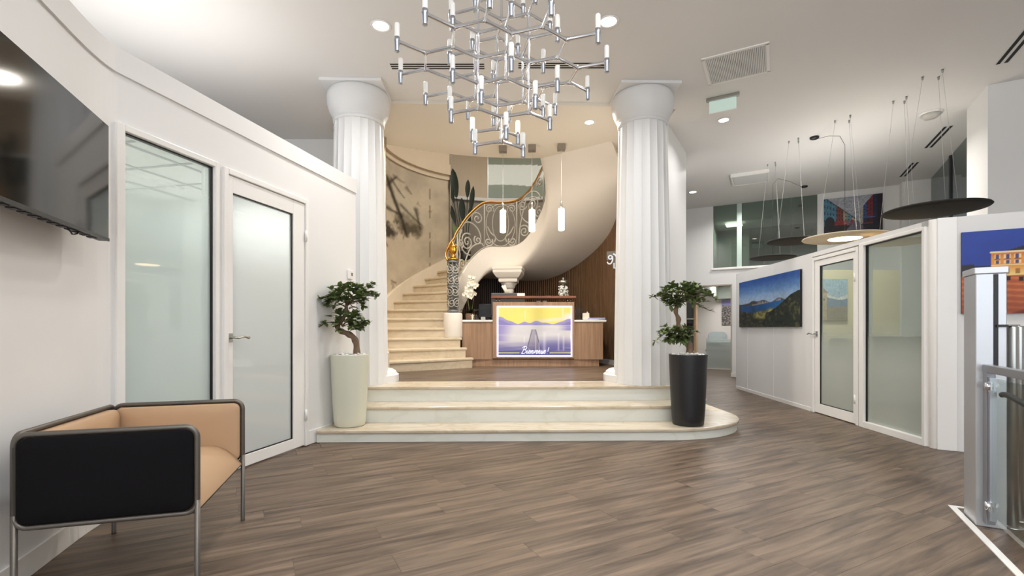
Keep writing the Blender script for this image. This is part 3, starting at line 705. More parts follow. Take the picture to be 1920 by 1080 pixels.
# fourth bay, mirrored wheel on the rising flight
scroll(70, 24, ell(.34, .50, .27, .30)[2:26]); scroll(70, 24, spiral(.36, .50, .16, 2.0, 120, -1)); scroll(70, 24, spiral(.16, .20, .125, 1.8, 150, -1)); scroll(70, 24, spiral(.52, .20, .11, 1.6, 60, 1))
scroll(70, 24, spiral(.12, .72, .10, 1.6, 340, -1)); scroll(70, 24, spiral(.56, .72, .10, 1.6, 220, -1)); scroll(70, 24, cp([(.04, .03), (.08, .40), (.20, .78)]), straight=True)
# fifth bay
scroll(24, -10, spiral(.20, .58, .14, 1.9, 90, 1)); scroll(24, -10, spiral(.30, .24, .12, 1.7, 40, -1)); scroll(24, -10, cp([(.06, .04), (.10, .36), (.34, .50), (.44, .78)]), straight=True)
# handrail
hp = [sp(190, .93, 2.30), sp(188, .96, 2.38), sp(186, .955, 2.46), sp(183, .93, 2.53), sp(178, .90, 2.63)] + [sp(a, .862, smz(ZS, a) + .885) for a in np.linspace(170, -12, 44)]
MB().tube(smooth_path(hp, 3), .024, 10, flat=(1, .75)).build('handrail', M_RAILW, rl)
# newel: iron cage column with a brass finial
nr = thing('newel_post', 'ornate grey iron newel post with brass urn finial at the stair foot', 'newel post', (nw.x, nw.y, z_n(3) + .43))
MB().lathe([(.055, 0), (.055, .90)], 16, (nw.x, nw.y, z_n(3) + .43)).build('core', M_IRONG, nr)
zb0 = z_n(3) + .43
for zz_ in (.02, .44, .88): MB().lathe([(.085, zz_ - .02), (.10, zz_ - .014), (.10, zz_ + .014), (.085, zz_ + .02)], 24, (nw.x, nw.y, zb0 + .012)).build('collar', M_IRONG, nr)
for k in range(8):
    a = 2 * PI * k / 8; MB().tube([(nw.x + .088 * math.cos(a), nw.y + .088 * math.sin(a), zb0), (nw.x + .088 * math.cos(a), nw.y + .088 * math.sin(a), zb0 + .9)], .0075, 6).build('bar', M_IRONG, nr)
for k in range(6):
    for zc, d in ((.17, 1), (.36, -1), (.56, 1), (.75, -1)):
        a0 = 2 * PI * k / 6 + (.4 if d > 0 else 0); pts = []
        for x, h in spiral(0, zc, .085, 1.7, 80, d, .012): an = a0 + x / .098; pts.append((nw.x + .1 * math.cos(an), nw.y + .1 * math.sin(an), zb0 + h))
        MB().tube(pts, .008, 5).build('scroll', M_IRON, nr)
MB().lathe([(.10, 0), (.115, .006), (.115, .02), (.085, .03), (.05, .045), (.035, .07), (.04, .085), (.03, .10), (.055, .12), (.07, .16), (.072, .20), (.06, .225), (.078, .235), (.075, .25), (.045, .262), (.03, .29), (.02, .305), (.022, .325), (.0, .345)], 24, (nw.x, nw.y, zb0 + .92)).build('finial', M_BRASS, nr)
# ---- support column under the landing
sc_ = thing('support_column', 'small white column with square moulded capital under the stair landing', 'column', (-.06, 9.28, PZ))
MB().lathe([(.13, 0), (.13, .12), (.105, .15), (.092, .17), (.088, 1.35), (.095, 1.40), (.088, 1.42)], 28).build('shaft', M_STUC, sc_, True)
MB().lathe([(.09, 1.42), (.12, 1.46), (.13, 1.50), (.15, 1.52), (.16, 1.56)], 28).build('neck', M_STUC, sc_, True)
m = MB().lathe([(.235, 1.55), (.25, 1.57), (.25, 1.615), (.30, 1.64), (.36, 1.70), (.385, 1.73), (.385, 1.775), (.40, 1.79), (.40, 1.83)], 4, phase=PI / 4 - .12, smooth=False); m.build('capital', M_STUC, sc_, True)
# ---- slatted wall under the stair
sw = MB()
def soff_top(a): return min(3.95, smz(ZB, a) - drop_at(a) + .04)
for k in range(50):
    b0 = 128 + (-19 - 128) * k / 50; b1 = 128 + (-19 - 128) * (k + 1) / 50
    ring_wall(sw, b0, b1, 2.085, 2.13, PZ, soff_top((b0 + b1) / 2), 1)
sw = sw.build('wall_slatted', M_DARK, **ST)
m = MB(); k = 0; a = 127.5
while a > -18.5:
    zt = soff_top(a)
    c, s_ = sp(a, 2.062), None
    Mx = T(c.x, c.y, 0, rad(a)); m.box(-.002, .022, -.0115, .0115, PZ + .09, zt, Mx); a -= 1.27
m.build('slat', M_SLAT, sw, kind='stuff')
m = MB(); ring_wall(m, 128, -19, 2.05, 2.085, PZ, PZ + .09, 50); m.build('baseboard', M_TRIM, sw)
# ---- reception desk
CD = 8.45
def cxx(px): return (px - HX) * CD / F
def czz(py): return EYE + (HY - py) * CD / F
desk = thing('reception_desk', 'oak reception desk with white worktops and lit lake panel on its front', 'desk', (.42, 8.7, PZ))
xl, xr, bx0, bx1 = -.88, 1.60, cxx(924), cxx(1076)
zw, zt, zbx, zl = 1.272, czz(566.5), czz(672), czz(674)
def planks_front(x0, x1, y, z0, z1, n, name):
    for k in range(n):
        a = x0 + (x1 - x0) * k / n; b = x0 + (x1 - x0) * (k + 1) / n
        MB().box(a + .0005, b - .0005, y, y + .02, z0, z1).build(name, M_OAK, desk)
MB().box(xl, bx0, CD + .02, CD + .62, zl, zw - .035).build('cabinet_body', M_OAK, desk)
MB().box(bx1, xr, CD + .02, CD + .62, zl, zw - .035).build('cabinet_body', M_OAK, desk)
planks_front(xl, bx0, CD, zl, zw - .036, 4, 'front_panel'); planks_front(bx1, xr - .02, CD, zl, zw - .036, 4, 'front_panel')
MB().box(xr - .02, xr, CD - .005, CD + .62, zl, zw - .036).build('end_panel', M_OAK, desk)
MB().box(xl - .02, bx0, CD - .02, CD + .66, zw - .035, zw).build('worktop', M_WTOP, desk, bevel=.004)
MB().box(bx1, xr + .06, CD - .02, CD + .66, zw - .035, zw).build('worktop', M_WTOP, desk, bevel=.004)
MB().box(bx0, bx1, CD - .05, CD + .30, zbx, zt).build('centre_box', M_OAK, desk, bevel=.003)
arcp = []
for k in range(13):
    x = xl + .02 + (xr - .06 - xl - .02) * k / 12; arcp.append((x, CD + .04 - .05 * math.sin(PI * k / 12)))
MB().prism(arcp + [(xr - .06, CD + .6), (xl + .02, CD + .6)], PZ, zl + .002).build('plinth', M_OAK, desk)
# lit panel: acrylic print in a glowing border
px0, px1, pz0, pz1 = cxx(932), cxx(1072), czz(668.5), czz(574)
yf = CD - .05; LW = .022
m = MB()
m.box(px0, px1, yf - .012, yf, pz1 - LW, pz1); m.box(px0, px1, yf - .012, yf, pz0, pz0 + LW); m.box(px0, px0 + LW, yf - .012, yf, pz0 + LW, pz1 - LW); m.box(px1 - LW, px1, yf - .012, yf, pz0 + LW, pz1 - LW)
m.build('light_strip', M_LED, desk)
def paint_lake(u, v):
    n = vnoise(u, v, 8, 3, 2, 3); img = np.ones(u.shape + (3,)) * C3((228, 214, 96))
    img = mixm(img, sstep(.75, 1, v) * .5, (214, 196, 84)); img = mixm(img, sstep(.2, .6, n) * .25, (222, 206, 130))
    cl_ = sstep(.06, .0, np.abs(v - (.70 + .14 * (u - .45)))) * sstep(.35, .7, u) * .9; img = mixm(img, cl_, (222, 214, 200))
    img = mixm(img, sstep(.70, .74, u) * sstep(.12, .02, np.abs(v - .80)) * sstep(.88, .95, u), (226, 218, 206))
    hill = .66 + .14 * sstep(.28, .0, u) + .03 * np.exp(-((u - .37) / .06) ** 2) + .05 * np.exp(-((u - .54) / .09) ** 2) + .09 * sstep(.78, .96, u) + .01 * np.sin(u * 40)
    img = mixm(img, sstep(.008, -.008, v - hill) * 1.0, (146, 136, 190)); img = mixm(img, sstep(.01, -.03, v - hill + .05) * .6, (112, 102, 164))
    wat = v < .625; c = np.ones(u.shape + (3,)) * C3((206, 202, 204)); c = mixm(c, sstep(.40, .12, v + .05 * np.sin(u * 6)), (104, 98, 156)); c = mixm(c, sstep(.18, .03, v) * .8, (84, 84, 150))
    c = mixm(c, sstep(.25, .0, u + (.55 - v) * .2) * .8 * (v > .3), (126, 112, 182)); c = mixm(c, sstep(.80, .98, u) * (v > .52) * .8, (130, 122, 180))
    c = mixm(c, sstep(.5, .8, vnoise(u, v, 3, 24, 6, 2)) * .2, (230, 228, 230)); img = np.where(wat[..., None], c, img)
    img = mixm(img, np.exp(-((v - .625) / .004) ** 2) * .8, (220, 216, 232))
    hw = .025 + .06 * (.53 - v) / .35; d = np.abs(u - .49); pier = (v < .54) & (v > .13)
    img = mixm(img, sstep(.01, -.01, d - hw) * pier * .55, (128, 120, 140)); img = mixm(img, np.exp(-((d - hw) / .006) ** 2) * pier * .8, (74, 66, 96))
    for cx, v0, v1, wd in ((.36, .24, .42, .010), (.37, .72, .95, .01), (.515, .06, .45, .008), (.565, .06, .30, .008), (.635, .05, .52, .022), (.83, .08, .48, .012), (.90, .08, .44, .012), (.89, .76, 1, .012)):
        img = mixm(img, np.exp(-((u - cx) / wd) ** 2) * sstep(v0, v0 + .05, v) * sstep(v1, v1 - .05, v) * .45, (232, 228, 236))
    img = mixm(img, sstep(.009, .004, np.abs(v - .055)) * (np.abs(u - .5) > .205), (226, 222, 130))
    return img
gw, gh = px1 - px0 - 2 * LW, pz1 - pz0 - 2 * LW
M_LAKE = attr_mat('lake_print', .16, .12)
grid_print('printed_panel', paint_lake, gw, gh, 180, 120, M_LAKE, desk, T((px0 + px1) / 2, yf - .004, pz0 + LW))
# the word Bienvenue ! in slanted script on the panel
LET = {
 'B': ([[(.12, .0), (.22, .5), (.30, 1.0)], [(.06, .82), (.20, 1.02), (.50, 1.04), (.60, .86), (.46, .62), (.26, .54)], [(.26, .54), (.52, .54), (.58, .26), (.40, .02), (.10, .02), (.0, .14)]], .66),
 'i': ([[(.0, .20), (.10, .46), (.05, .10), (.10, .0), (.22, .16)], [(.15, .66), (.17, .70)]], .24),
 'e': ([[(.0, .18), (.18, .28), (.20, .46), (.08, .48), (.02, .2), (.10, .0), (.28, .16)]], .28),
 'n': ([[(.0, .2), (.08, .47), (.03, .0)], [(.04, .2), (.18, .48), (.22, .38), (.18, .08), (.24, .0), (.34, .16)]], .34),
 'v': ([[(.0, .3), (.06, .47), (.08, .02), (.22, .30), (.24, .48), (.34, .40)]], .32),
 'u': ([[(.0, .2), (.08, .46), (.05, .06), (.14, .0), (.26, .46), (.22, .08), (.28, .0), (.36, .16)]], .36),
 '!': ([[(.16, .95), (.10, .30)], [(.06, .03), (.07, .06)]], .2), ' ': ([], .12)}
xx = 0; strokes = []
for ch in 'Bienvenue !':
    for s_ in LET[ch][0]: strokes.append([(xx + x + y * .16, y) for x, y in s_])
    xx += LET[ch][1]
sc0 = .118; wtot = xx * sc0 * 1.18; m = MB()
for s_ in strokes:
    pts = smooth_path([((px0 + px1) / 2 - wtot / 2 + x * sc0 * 1.18, yf - .009, pz0 + .055 + y * sc0) for x, y in s_], 5)
    m.tube(pts, .0068, 6)
m.build('lettering', emis('letter_glow', (250, 246, 255), 1.1), desk)
# raised walnut bar on chrome posts
bz0, bz1 = czz(559.6), czz(555.3)
MB().box(cxx(921), cxx(1079.5), CD - .07, CD + .22, bz0, bz1).build('bar_shelf', M_OAKB, desk, bevel=.004)
for px in (930.5, 937, 1064.5, 1070.5): MB().tube([(cxx(px), CD + .02, zt), (cxx(px), CD + .02, bz0)], .011, 10).build('post', M_CHROME, desk)
# things on the desk
def cyl_thing(name, label, cat, x, y, z, prof, material, n=20):
    o = MB().lathe(prof, n, (0, 0, 0)).build(name, material); o.location = (x, y, z); return tag(o, label, cat)
jar = thing('candy_jar', 'clear glass jar of white sweets with silver lid on the bar shelf', 'jar', (cxx(1057), CD + .07, bz1))
MB().lathe([(.088, 0), (.095, .01), (.095, .20), (.075, .225), (.075, .235)], 28).build('glass_body', M_GLASS, jar, True)
MB().lathe([(.08, .23), (.09, .235), (.09, .262), (.06, .285), (.02, .292), (.018, .305), (.026, .315), (.02, .33), (0, .334)], 28).build('lid', M_STEEL, jar, True)
m = MB(); r_ = random.Random(2)
for k in range(170):
    a = r_.uniform(0, 2 * PI); rr = .084 * math.sqrt(r_.uniform(.1, .95)); z = .012 + .17 * r_.random()
    m.lathe([(0, -.012), (.011, -.008), (.015, 0), (.011, .008), (0, .012)], 6, M=Matrix.Translation((rr * math.cos(a), rr * math.sin(a), z)) @ Matrix.Rotation(r_.uniform(0, 3), 4, 'X'))
m.build('sweets', mat('sweet_white', (232, 228, 224), .4, var=.25, vs=30), jar, True, kind='stuff')
# orchid
orch = thing('potted_orchid', 'white orchid in a brown glass pot on the left worktop', 'plant', (cxx(880), CD + .20, zw))
MB().lathe([(.06, 0), (.085, .02), (.09, .10), (.082, .12), (.07, .12), (.07, .02), (0, .02)], 24).build('pot', mat('amber_pot', (130, 100, 78), .2, var=.3, vs=20), orch, True)
def leafmesh(m, base, d, up, L_, W_, droop=.3, nseg=4):
    d = Vector(d).normalized(); up = Vector(up); s_ = d.cross(up)
    if s_.length < .05: s_ = d.orthogonal()
    s_.normalize(); n_ = s_.cross(d).normalized(); vs = []
    for k in range(nseg + 1):
        t = k / nseg; w_ = W_ * math.sin(PI * (t * .86 + .07)) ** .8 * (1 if t < .98 else .15)
        c = Vector(base) + d * (L_ * t) - Vector((0, 0, 1)) * (droop * L_ * t * t)
        vs += [c - s_ * w_ + n_ * (w_ * .25), c, c + s_ * w_ + n_ * (w_ * .25)]
    m.add(vs, [(3 * k + j, 3 * k + j + 1, 3 * k + j + 4, 3 * k + j + 3) for k in range(nseg) for j in (0, 1)], True)
for k in range(7):
    a = k * 2.4 + .3; mm = MB(); leafmesh(mm, (0, 0, .11), (math.cos(a), math.sin(a), .9), (0, 0, 1), .26 + .03 * (k % 3), .05, .45); mm.build('leaf', M_LEAFD, orch, True, normals=False)
spikes = [smooth_path([(0, 0, .1), (-.04, 0, .4), (.0, -.02, .66), (.05, -.04, .78)], 5), smooth_path([(.01, 0, .1), (.06, 0, .38), (.03, -.03, .56), (.10, -.05, .62)], 5), smooth_path([(0, 0, .1), (-.05, -.02, .36), (-.06, -.05, .5), (-.07, -.06, .44)], 5)]
for s_ in spikes: MB().tube(s_, .005, 5).build('stem', M_LEAF, orch, True)
m = MB(); r_ = random.Random(7)
for s_ in spikes:
    for k in range(13):
        t = .45 + .55 * r_.random(); p = Vector(s_[int(t * (len(s_) - 1))]) + Vector((r_.uniform(-.055, .055), r_.uniform(-.05, .01), r_.uniform(-.05, .04)))
        fa = r_.uniform(-.5, .5)
        for q in range(5):
            an = q * 2 * PI / 5 + r_.random() * .3; leafmesh(m, p, (math.cos(an) + fa * .3, -.35, math.sin(an)), (0, -1, 0), .042, .018, .05, 3)
m.build('blossoms', M_PETAL, orch, True, normals=False, kind='stuff')
fg = MB(); fg.lathe([(0, 0), (.018, .0), (.014, .03), (.02, .05), (.012, .07), (.0, .07)], 10); fg.lathe([(0, .07), (.014, .078), (.016, .09), (.0, .104)], 10); fg.tube([(0, 0, .055), (.03, -.01, .085)], .005, 6); fg.tube([(0, 0, .055), (-.03, -.01, .08)], .005, 6)
o = fg.build('figurine', M_PETAL); o.location = (cxx(885.5), CD + .06, zw); tag(o, 'tiny white figurine in front of the orchid pot', 'figurine')
cyl_thing('glass_votive', 'small clear glass votive right of the white figurine', 'glass', cxx(892), CD + .10, zw, [(.045, 0), (.055, .01), (.055, .085), (.05, .085), (.048, .012), (0, .012)], M_GLASS)
o = MB().box(-.04, .04, -.03, .03, 0, .055).build('card_holder', mat('grey_card', (176, 176, 172), .5), bevel=.006); o.location = (cxx(905.5), CD + .06, zw); tag(o, 'small grey card box on the left worktop by the dark screen', 'box')
mon = thing('desk_monitor', 'black desk monitor behind the left worktop beside the orchid', 'monitor', (cxx(911), CD + .40, zw))
MB().box(-.16, .16, -.015, .02, .05, .30).build('screen', M_BLACK, mon, True, bevel=.006); MB().box(-.03, .03, .02, .05, .0, .15).build('stand', M_BLACK, mon, True); MB().box(-.09, .09, -.05, .08, 0, .012).build('foot', M_BLACK, mon, True)
prn = thing('grey_printer', 'wide grey printer behind the bar shelf', 'printer', (cxx(953), CD + .49, .0 + 1.235))
MB().box(-.30, .30, -.18, .16, .0, .13).build('tray_unit', mat('printer_grey', (120, 120, 122), .45), prn, True, bevel=.02); MB().box(-.32, .31, -.18, .18, .13, .535).build('body', mat('printer_dark', (74, 74, 76), .4), prn, True, bevel=.02)
MB().box(-.05, .28, -.185, -.175, .02, .11).build('paper_slot', mat('printer_mid', (150, 152, 158), .4), prn, True); MB().box(.16, .30, -.185, -.175, .45, .53).build('control_panel', M_WTOP, prn, True)
MB().box(-.32, 1.05, CD + .30, CD + .68, 1.2, 1.235).build('inner_worktop', M_WTOP, desk, bevel=.003)
for k, (px, tl) in enumerate(((940, .5), (946, .35), (951, .6))):
    o = MB().lathe([(.012, 0), (.018, 0), (.018, .17), (.012, .17)], 12).build('paper_roll', M_PETAL); o.location = (cxx(949 + k * 2.2), CD + .50, bz1 + .0 - .0); o.rotation_euler = (0, -tl, 0)
    o.location.z = 1.235 + .535
    tag(o, ('leaning rolled white paper on the printer, steepest of three', 'rolled white paper on the printer, middle of three', 'rolled white paper on the printer, right of three')[k if k else 0], 'paper roll', 'rolled papers on the printer')
for k, px in enumerate((1010, 1022)):
    o = MB().box(-.035, .035, -.02, .02, 0, .028).build('card_stand', mat('silver_card', (196, 194, 190), .4), bevel=.004); o.location = (cxx(px), CD + .06, zt); tag(o, ('small silver card stand under the bar shelf, left one', 'small silver card stand under the bar shelf, right one')[k], 'card stand', 'card stands under the bar')
br = thing('brochure_stand', 'oval smoky acrylic stand on the right white worktop', 'stand', (cxx(1089), CD + .25, zw))
M_SMOKE = glass('smoky_acrylic', (.62, .60, .57), .1)
vs = [(.072 * math.cos(a) , 0, .13 + .135 * math.sin(a)) for a in np.linspace(0, 2 * PI, 33)[:-1]]
m = MB(); m.add([(x, -.006, z) for x, _, z in vs] + [(x, .006, z) for x, _, z in vs], [tuple(range(32)), tuple(range(32, 64))[::-1]] + [(k, (k + 1) % 32, 32 + (k + 1) % 32, 32 + k) for k in range(32)]); m.build('panel', M_SMOKE, br, True)
MB().box(-.06, .06, -.05, .05, 0, .012).build('foot', M_SMOKE, br, True)
cup = thing('white_caddy', 'white square caddy with a knob beside the acrylic stand', 'caddy', (cxx(1100.5), CD + .14, zw))
MB().box(-.06, .06, -.05, .05, 0, .125).build('body', M_PETAL, cup, True, bevel=.012); MB().lathe([(.012, .125), (.016, .14), (.0, .152)], 10, (.03, 0, 0)).build('knob', M_PETAL, cup, True)
for k in range(3):
    o = MB().box(-.15, .15, -.105, .105, 0, .012).build('brochure', mat('brochure_print', ((228, 228, 236), (96, 92, 168), (210, 214, 232))[k], .3)); o.location = (cxx(1119) + .012 * k, CD + .15, zw + .0125 * k); o.rotation_euler = (0, 0, .12 - .16 * k)
    tag(o, ('pale brochure lying lowest on the right worktop', 'violet brochure in the middle of the small stack', 'pale blue brochure topmost on the right worktop')[k], 'brochure', 'brochures on the right worktop')
# ---- sign by the slatted wall, half hidden by the right column
sg = thing('wall_sign', 'grey plate with white lettering on the slatted wall beside the right column', 'sign', (1.61, 8.15, 1.9))
M = T(1.61, 8.15, 0, rad(-20)); zs_ = lambda py: zz(py, 8.12)
M_SIGN = mat('sign_grey', (92, 88, 82), .5)
MB().box(0, .26, -.012, .012, zs_(488), zs_(471), M).build('plate', M_SIGN, sg)
MB().box(.10, .26, -.012, .012, zs_(505), zs_(488), M).build('plate', M_SIGN, sg)
sgt = lambda pts: [tuple(M @ Vector((x, -.026, z))) for x, z in pts]
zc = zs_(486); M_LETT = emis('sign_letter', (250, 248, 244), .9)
m = MB(); m.tube(sgt(spiral(.062, zc + .028, .034, 1.05, 330, 1, .026)), .012, 6)
m.tube(sgt(cp([(.096, zc + .045), (.10, zc - .02), (.07, zc - .075), (.03, zc - .075), (.012, zc - .045)], 5)), .012, 6); m.build('letter', M_LETT, sg)
MB().tube(sgt([(.125, zc - .07), (.125, zc - .155), (.16, zc - .155)]), .010, 6).build('letter', M_LETT, sg)
MB().tube(sgt([(.11, zc + .085), (.14, zc + .07), (.16, zc + .04)]), .014, 6).build('letter', M_LETT, sg)
# ---- three pendant lamps over the desk
pl = None
for k, (px, yc, y0, y1, d) in enumerate(((943, 276, 394, 436, 7.5), (997.5, 272, 393, 434, 7.46), (1052.5, 270, 391, 432, 7.42))):
    lab = ('left of three lit glass pendants over the reception desk', 'middle one of three lit glass pendants over the reception desk', 'right of three lit glass pendants, nearest the white stair wall')[k]
    x = (px - HX) * d / F; zg1, zg0 = zz(y0, d), zz(y1, d)
    r = thing('pendant_lamp', lab, 'pendant lamp', (x, d, 3.962), 0, 'glass pendants over the desk')
    MB().box(-.06, .06, -.06, .06, -.085, 0).build('canopy', mat('brushed_nickel', (150, 142, 132), .4, .8), r, True, bevel=.003)
    MB().tube([(0, 0, -.085), (0, 0, zg1 - 3.962 + .10)], .0025, 5).build('cord', M_WTOP, r, True)
    MB().lathe([(.016, zg1 - 3.962), (.016, zg1 - 3.962 + .11), (.006, zg1 - 3.962 + .125)], 12).build('socket', M_STEEL, r, True)
    MB().lathe([(.040, zg0 - 3.962), (.047, zg0 - 3.962 + .01), (.047, zg1 - 3.962 - .01), (.034, zg1 - 3.962)], 20).build('glass_shade', M_PENDG, r, True)
    l = bpy.data.lights.new('pendant_glow', 'POINT'); l.energy = 5; l.color = (1, .87, .70); l.shadow_soft_size = .06; o = bpy.data.objects.new('pendant_glow', l); COL.objects.link(o); o.location = (x, d - .12, zg0 - .05)
for x, y in ((-1.2, 7.0), (1.0, 6.64)): area('alcove_downlight_beam', (x, y, 3.93), (x, y, 0), .14, .14, 50, WARM, 'DISK', 160)
# ---- chandelier: stacked flat honeycombs joined by upright rods
CHD = 3.5; Hh, Lv = .060 * CHD, .0506 * CHD
ch = thing('chandelier', 'large chrome honeycomb chandelier with upright frosted glass tubes', 'chandelier', (-.0222 * CHD, CHD, EYE + .39 * CHD))
dirs = [Vector((math.cos(rad(a)), math.sin(rad(a)))) for a in (100, 220, 340)]
def key(p): return (round(p.x, 3), round(p.y, 3))
arm_proto = rod_proto = holder_proto = glass_proto = None
bm_ = MB(); n8 = 8; prof = [(0, .0175), (.012, .016), (.03, .0122), (Hh - .03, .0122), (Hh - .012, .016), (Hh, .0175)]
vs = []
for x, r in prof:
    for k in range(n8): a = 2 * PI * (k + .5) / n8; vs.append((x, r * .72 * math.cos(a), r * 1.05 * math.sin(a)))
bm_.add(vs, [(i * n8 + k, i * n8 + (k + 1) % n8, (i + 1) * n8 + (k + 1) % n8, (i + 1) * n8 + k) for i in range(5) for k in range(n8)] + [tuple(range(n8))[::-1], tuple(5 * n8 + k for k in range(n8))], True)
arm_proto = bm_.build('arm', M_CHROME, ch, True)
rod_proto = MB().lathe([(.014, 0), (.010, .015), (.0095, .03), (.0095, Lv - .03), (.010, Lv - .015), (.014, Lv)], 10).build('upright_rod', M_CHROME, ch, True)
used = set()
def place(proto, p, z, rz=0):
    if proto not in used: used.add(proto); o = proto
    else: o = inst(proto, ch)
    o.location = (p.x, p.y, z); o.rotation_euler = (0, 0, rz); return o
holder_proto = MB().lathe([(.0165, -.070), (.0175, -.066), (.0175, -.004), (.0205, 0), (.0205, .010), (.0180, .014), (.0180, .026), (.0155, .028)], 14).build('lamp_holder', M_ALU, ch, True)
glass_proto = MB().lathe([(.0155, .026), (.0168, .030), (.0172, .108), (.015, .117), (.007, .120), (0, .120)], 14).build('glass_tube', M_FROSTL, holder_proto, True)
def lamp(p, z, lit=False):
    if holder_proto not in used: used.add(holder_proto); h = holder_proto; g = glass_proto
    else: h = inst(holder_proto, ch); g = inst(glass_proto, h)
    h.location = (p.x, p.y, z); h.rotation_euler = (0, 0, 0)
    return h
lit_spots = []
def layer(z, nodesA, nodesB, lamps):
    done = set()
    for b in nodesB:
        for d in dirs:
            e = key(b + d)
            if e in nodesA or e in lamps: place(arm_proto, b * Hh, z, math.atan2(d.y, d.x)); done.add((key(b), e))
    for kx_, a in nodesA.items():
        for d in dirs:
            e = key(a - d)
            if e in lamps: place(arm_proto, a * Hh, z, math.atan2(-d.y, -d.x))
    for p in lamps.values(): lamp(p * Hh, z)
O = Vector((0, 0)); D = dirs
def kd(ps): return {key(p): p for p in ps}
lampsA0 = kd([-d for d in D]); center = kd([O])
ring1A = kd(D); six = kd([D[i] - D[j] for i in range(3) for j in range(3) if i != j])
hexA = kd([-d for d in D]); hexB = D; hexL = kd([2 * d for d in D] + [-2 * d for d in D])
# wide layer: seven joined hexagons (24 nodes) with twelve lamps round the rim
hexc = [O] + [D[i] - D[j] for i in range(3) for j in range(3) if i != j]
B3, A3 = {}, {}
for c in hexc:
    for d in D: B3[key(c + d)] = c + d; A3[key(c - d)] = c - d
L3 = {}
for b in B3.values():
    for d in D:
        if key(b + d) not in A3: L3[key(b + d)] = b + d
for a in A3.values():
    for d in D:
        if key(a - d) not in B3: L3[key(a - d)] = a - d
layer(0, center, [], lampsA0)                                    # lowest tripod
place(rod_proto, O, 0)
layer(Lv, ring1A, [O], six)
for d in D: place(rod_proto, d * Hh, Lv)
layer(2 * Lv, hexA, hexB, hexL)
for d in D: place(rod_proto, d * Hh, 2 * Lv); place(rod_proto, -d * Hh, 2 * Lv)
layer(3 * Lv, A3, list(B3.values()), L3)
for d in D: place(rod_proto, d * Hh, 3 * Lv); place(rod_proto, -d * Hh, 3 * Lv)
layer(4 * Lv, hexA, hexB, hexL)
for d in D: place(rod_proto, d * Hh, 4 * Lv)
layer(5 * Lv, ring1A, [O], six)
place(rod_proto, O, 5 * Lv)
layer(6 * Lv, center, [], lampsA0)
topz = 4.0 - (EYE + .39 * CHD)
MB().tube([(0, 0, 6 * Lv), (0, 0, topz)], .008, 10).build('hanging_rod', M_CHROME, ch, True)
MB().lathe([(.02, topz - .05), (.075, topz - .03), (.08, topz)], 24).build('ceiling_cup', M_CHROME, ch, True)
# the two lamps that are switched on, at the back of the second tier
for o in list(ch.children):
    if o.name.startswith('lamp_holder') and abs(o.location.z - Lv) < .01:
        pxy = Vector((o.location.x, o.location.y)) / Hh
        if min((pxy - (D[0] - D[1])).length, (pxy - (D[0] - D[2])).length) < .05:
            g = o.children[0]; g.data = g.data.copy(); g.data.materials[0] = M_LIT; g['label'] = 'lit glass tube'
# ---- recessed downlights, vents, slots, exit sign
def downlight(px, py, label, watts, z=4.0, r=.075, warm=NEUT):
    p = cl(px, py, z); t = thing('recessed_downlight', label, 'ceiling light', (p.x, p.y, z), 0, 'recessed ceiling downlights')
    MB().lathe([(r, -.001), (r + .022, -.001), (r + .024, -.006), (r + .016, -.010), (r, -.006), (r - .004, -.001)], 28).build('trim_ring', M_TRIM, t, True)
    MB().lathe([(0, -.004), (r - .002, -.004)], 28).build('lamp_lens', M_DOWN, t, True, normals=False)
    area('downlight_beam', (p.x, p.y, z - .03), (p.x, p.y, 0), r * 2, r * 2, watts, warm, 'DISK', 150)
downlight(714, 48, 'recessed downlight in the white ceiling left of the chandelier', 24)
downlight(1141, 40, 'recessed downlight in the white ceiling right of the chandelier', 24)
downlight(1105, 229, 'recessed downlight in the warm alcove ceiling beside the right column', 5, 3.962, .06, WARM)
downlight(1357, 225, 'recessed downlight below the green exit sign', 12, 4.0, .065)
downlight(1299, 360, 'far recessed downlight at the back of the office wing', 14, 4.0, .07)
def grille(px, py, lab, hang, slats):
    p = cl(px, py); t = thing('ceiling_vent', lab, 'vent', (p.x, p.y, 4.0), UA)
    s_ = .30
    m = MB(); b_ = -hang - .012
    m.box(-s_ - .02, s_ + .02, -s_ - .02, -s_ + .012, b_, 0); m.box(-s_ - .02, s_ + .02, s_ - .012, s_ + .02, b_, 0); m.box(-s_ - .02, -s_ + .012, -s_, s_, b_, 0); m.box(s_ - .012, s_ + .02, -s_, s_, b_, 0)
    m.build('frame', M_TRIM, t, True); MB().box(-s_, s_, -s_, s_, -.003, -.001).build('backing', mat('vent_shadow', (170, 172, 174), .6), t, True)
    if slats:
        proto = MB().box(-.0065, .0065, -s_ + .012, s_ - .012, -.012, -.004).build('slat', M_GRILL, t, True)
        for k in range(34):
            x = -s_ + .02 + (2 * s_ - .04) * k / 33
            if k == 0: proto.location = (x, 0, 0)
            else: inst(proto, t, (x, 0, 0))
    else: MB().box(-s_ + .015, s_ - .015, -s_ + .015, s_ - .015, b_ + .004, b_ + .014).build('cover', M_GRILL, t, True)
grille(1381, 122, 'square white slatted ceiling vent above the exit sign', 0, True)
grille(1407, 331, 'square white ceiling cassette far back in the office wing', .05, False)
def slot(p0, p1, wid, n, lab):
    d = p1 - p0; t = thing('linear_diffuser', lab, 'vent', ((p0.x + p1.x) / 2, (p0.y + p1.y) / 2, 4.0), math.atan2(d.y, d.x)); L = d.length
    m = MB()
    MB().box(-L / 2, L / 2, -wid / 2, wid / 2, -.003, 0).build('frame', M_GRILL, t, True)
    for k in range(n):
        y = -wid / 2 + wid * (k + .5) / n; MB().box(-L / 2 + .006, L / 2 - .006, y - wid / n * .26, y + wid / n * .26, -.0045, -.003).build('slot', M_SLOTD, t, True)
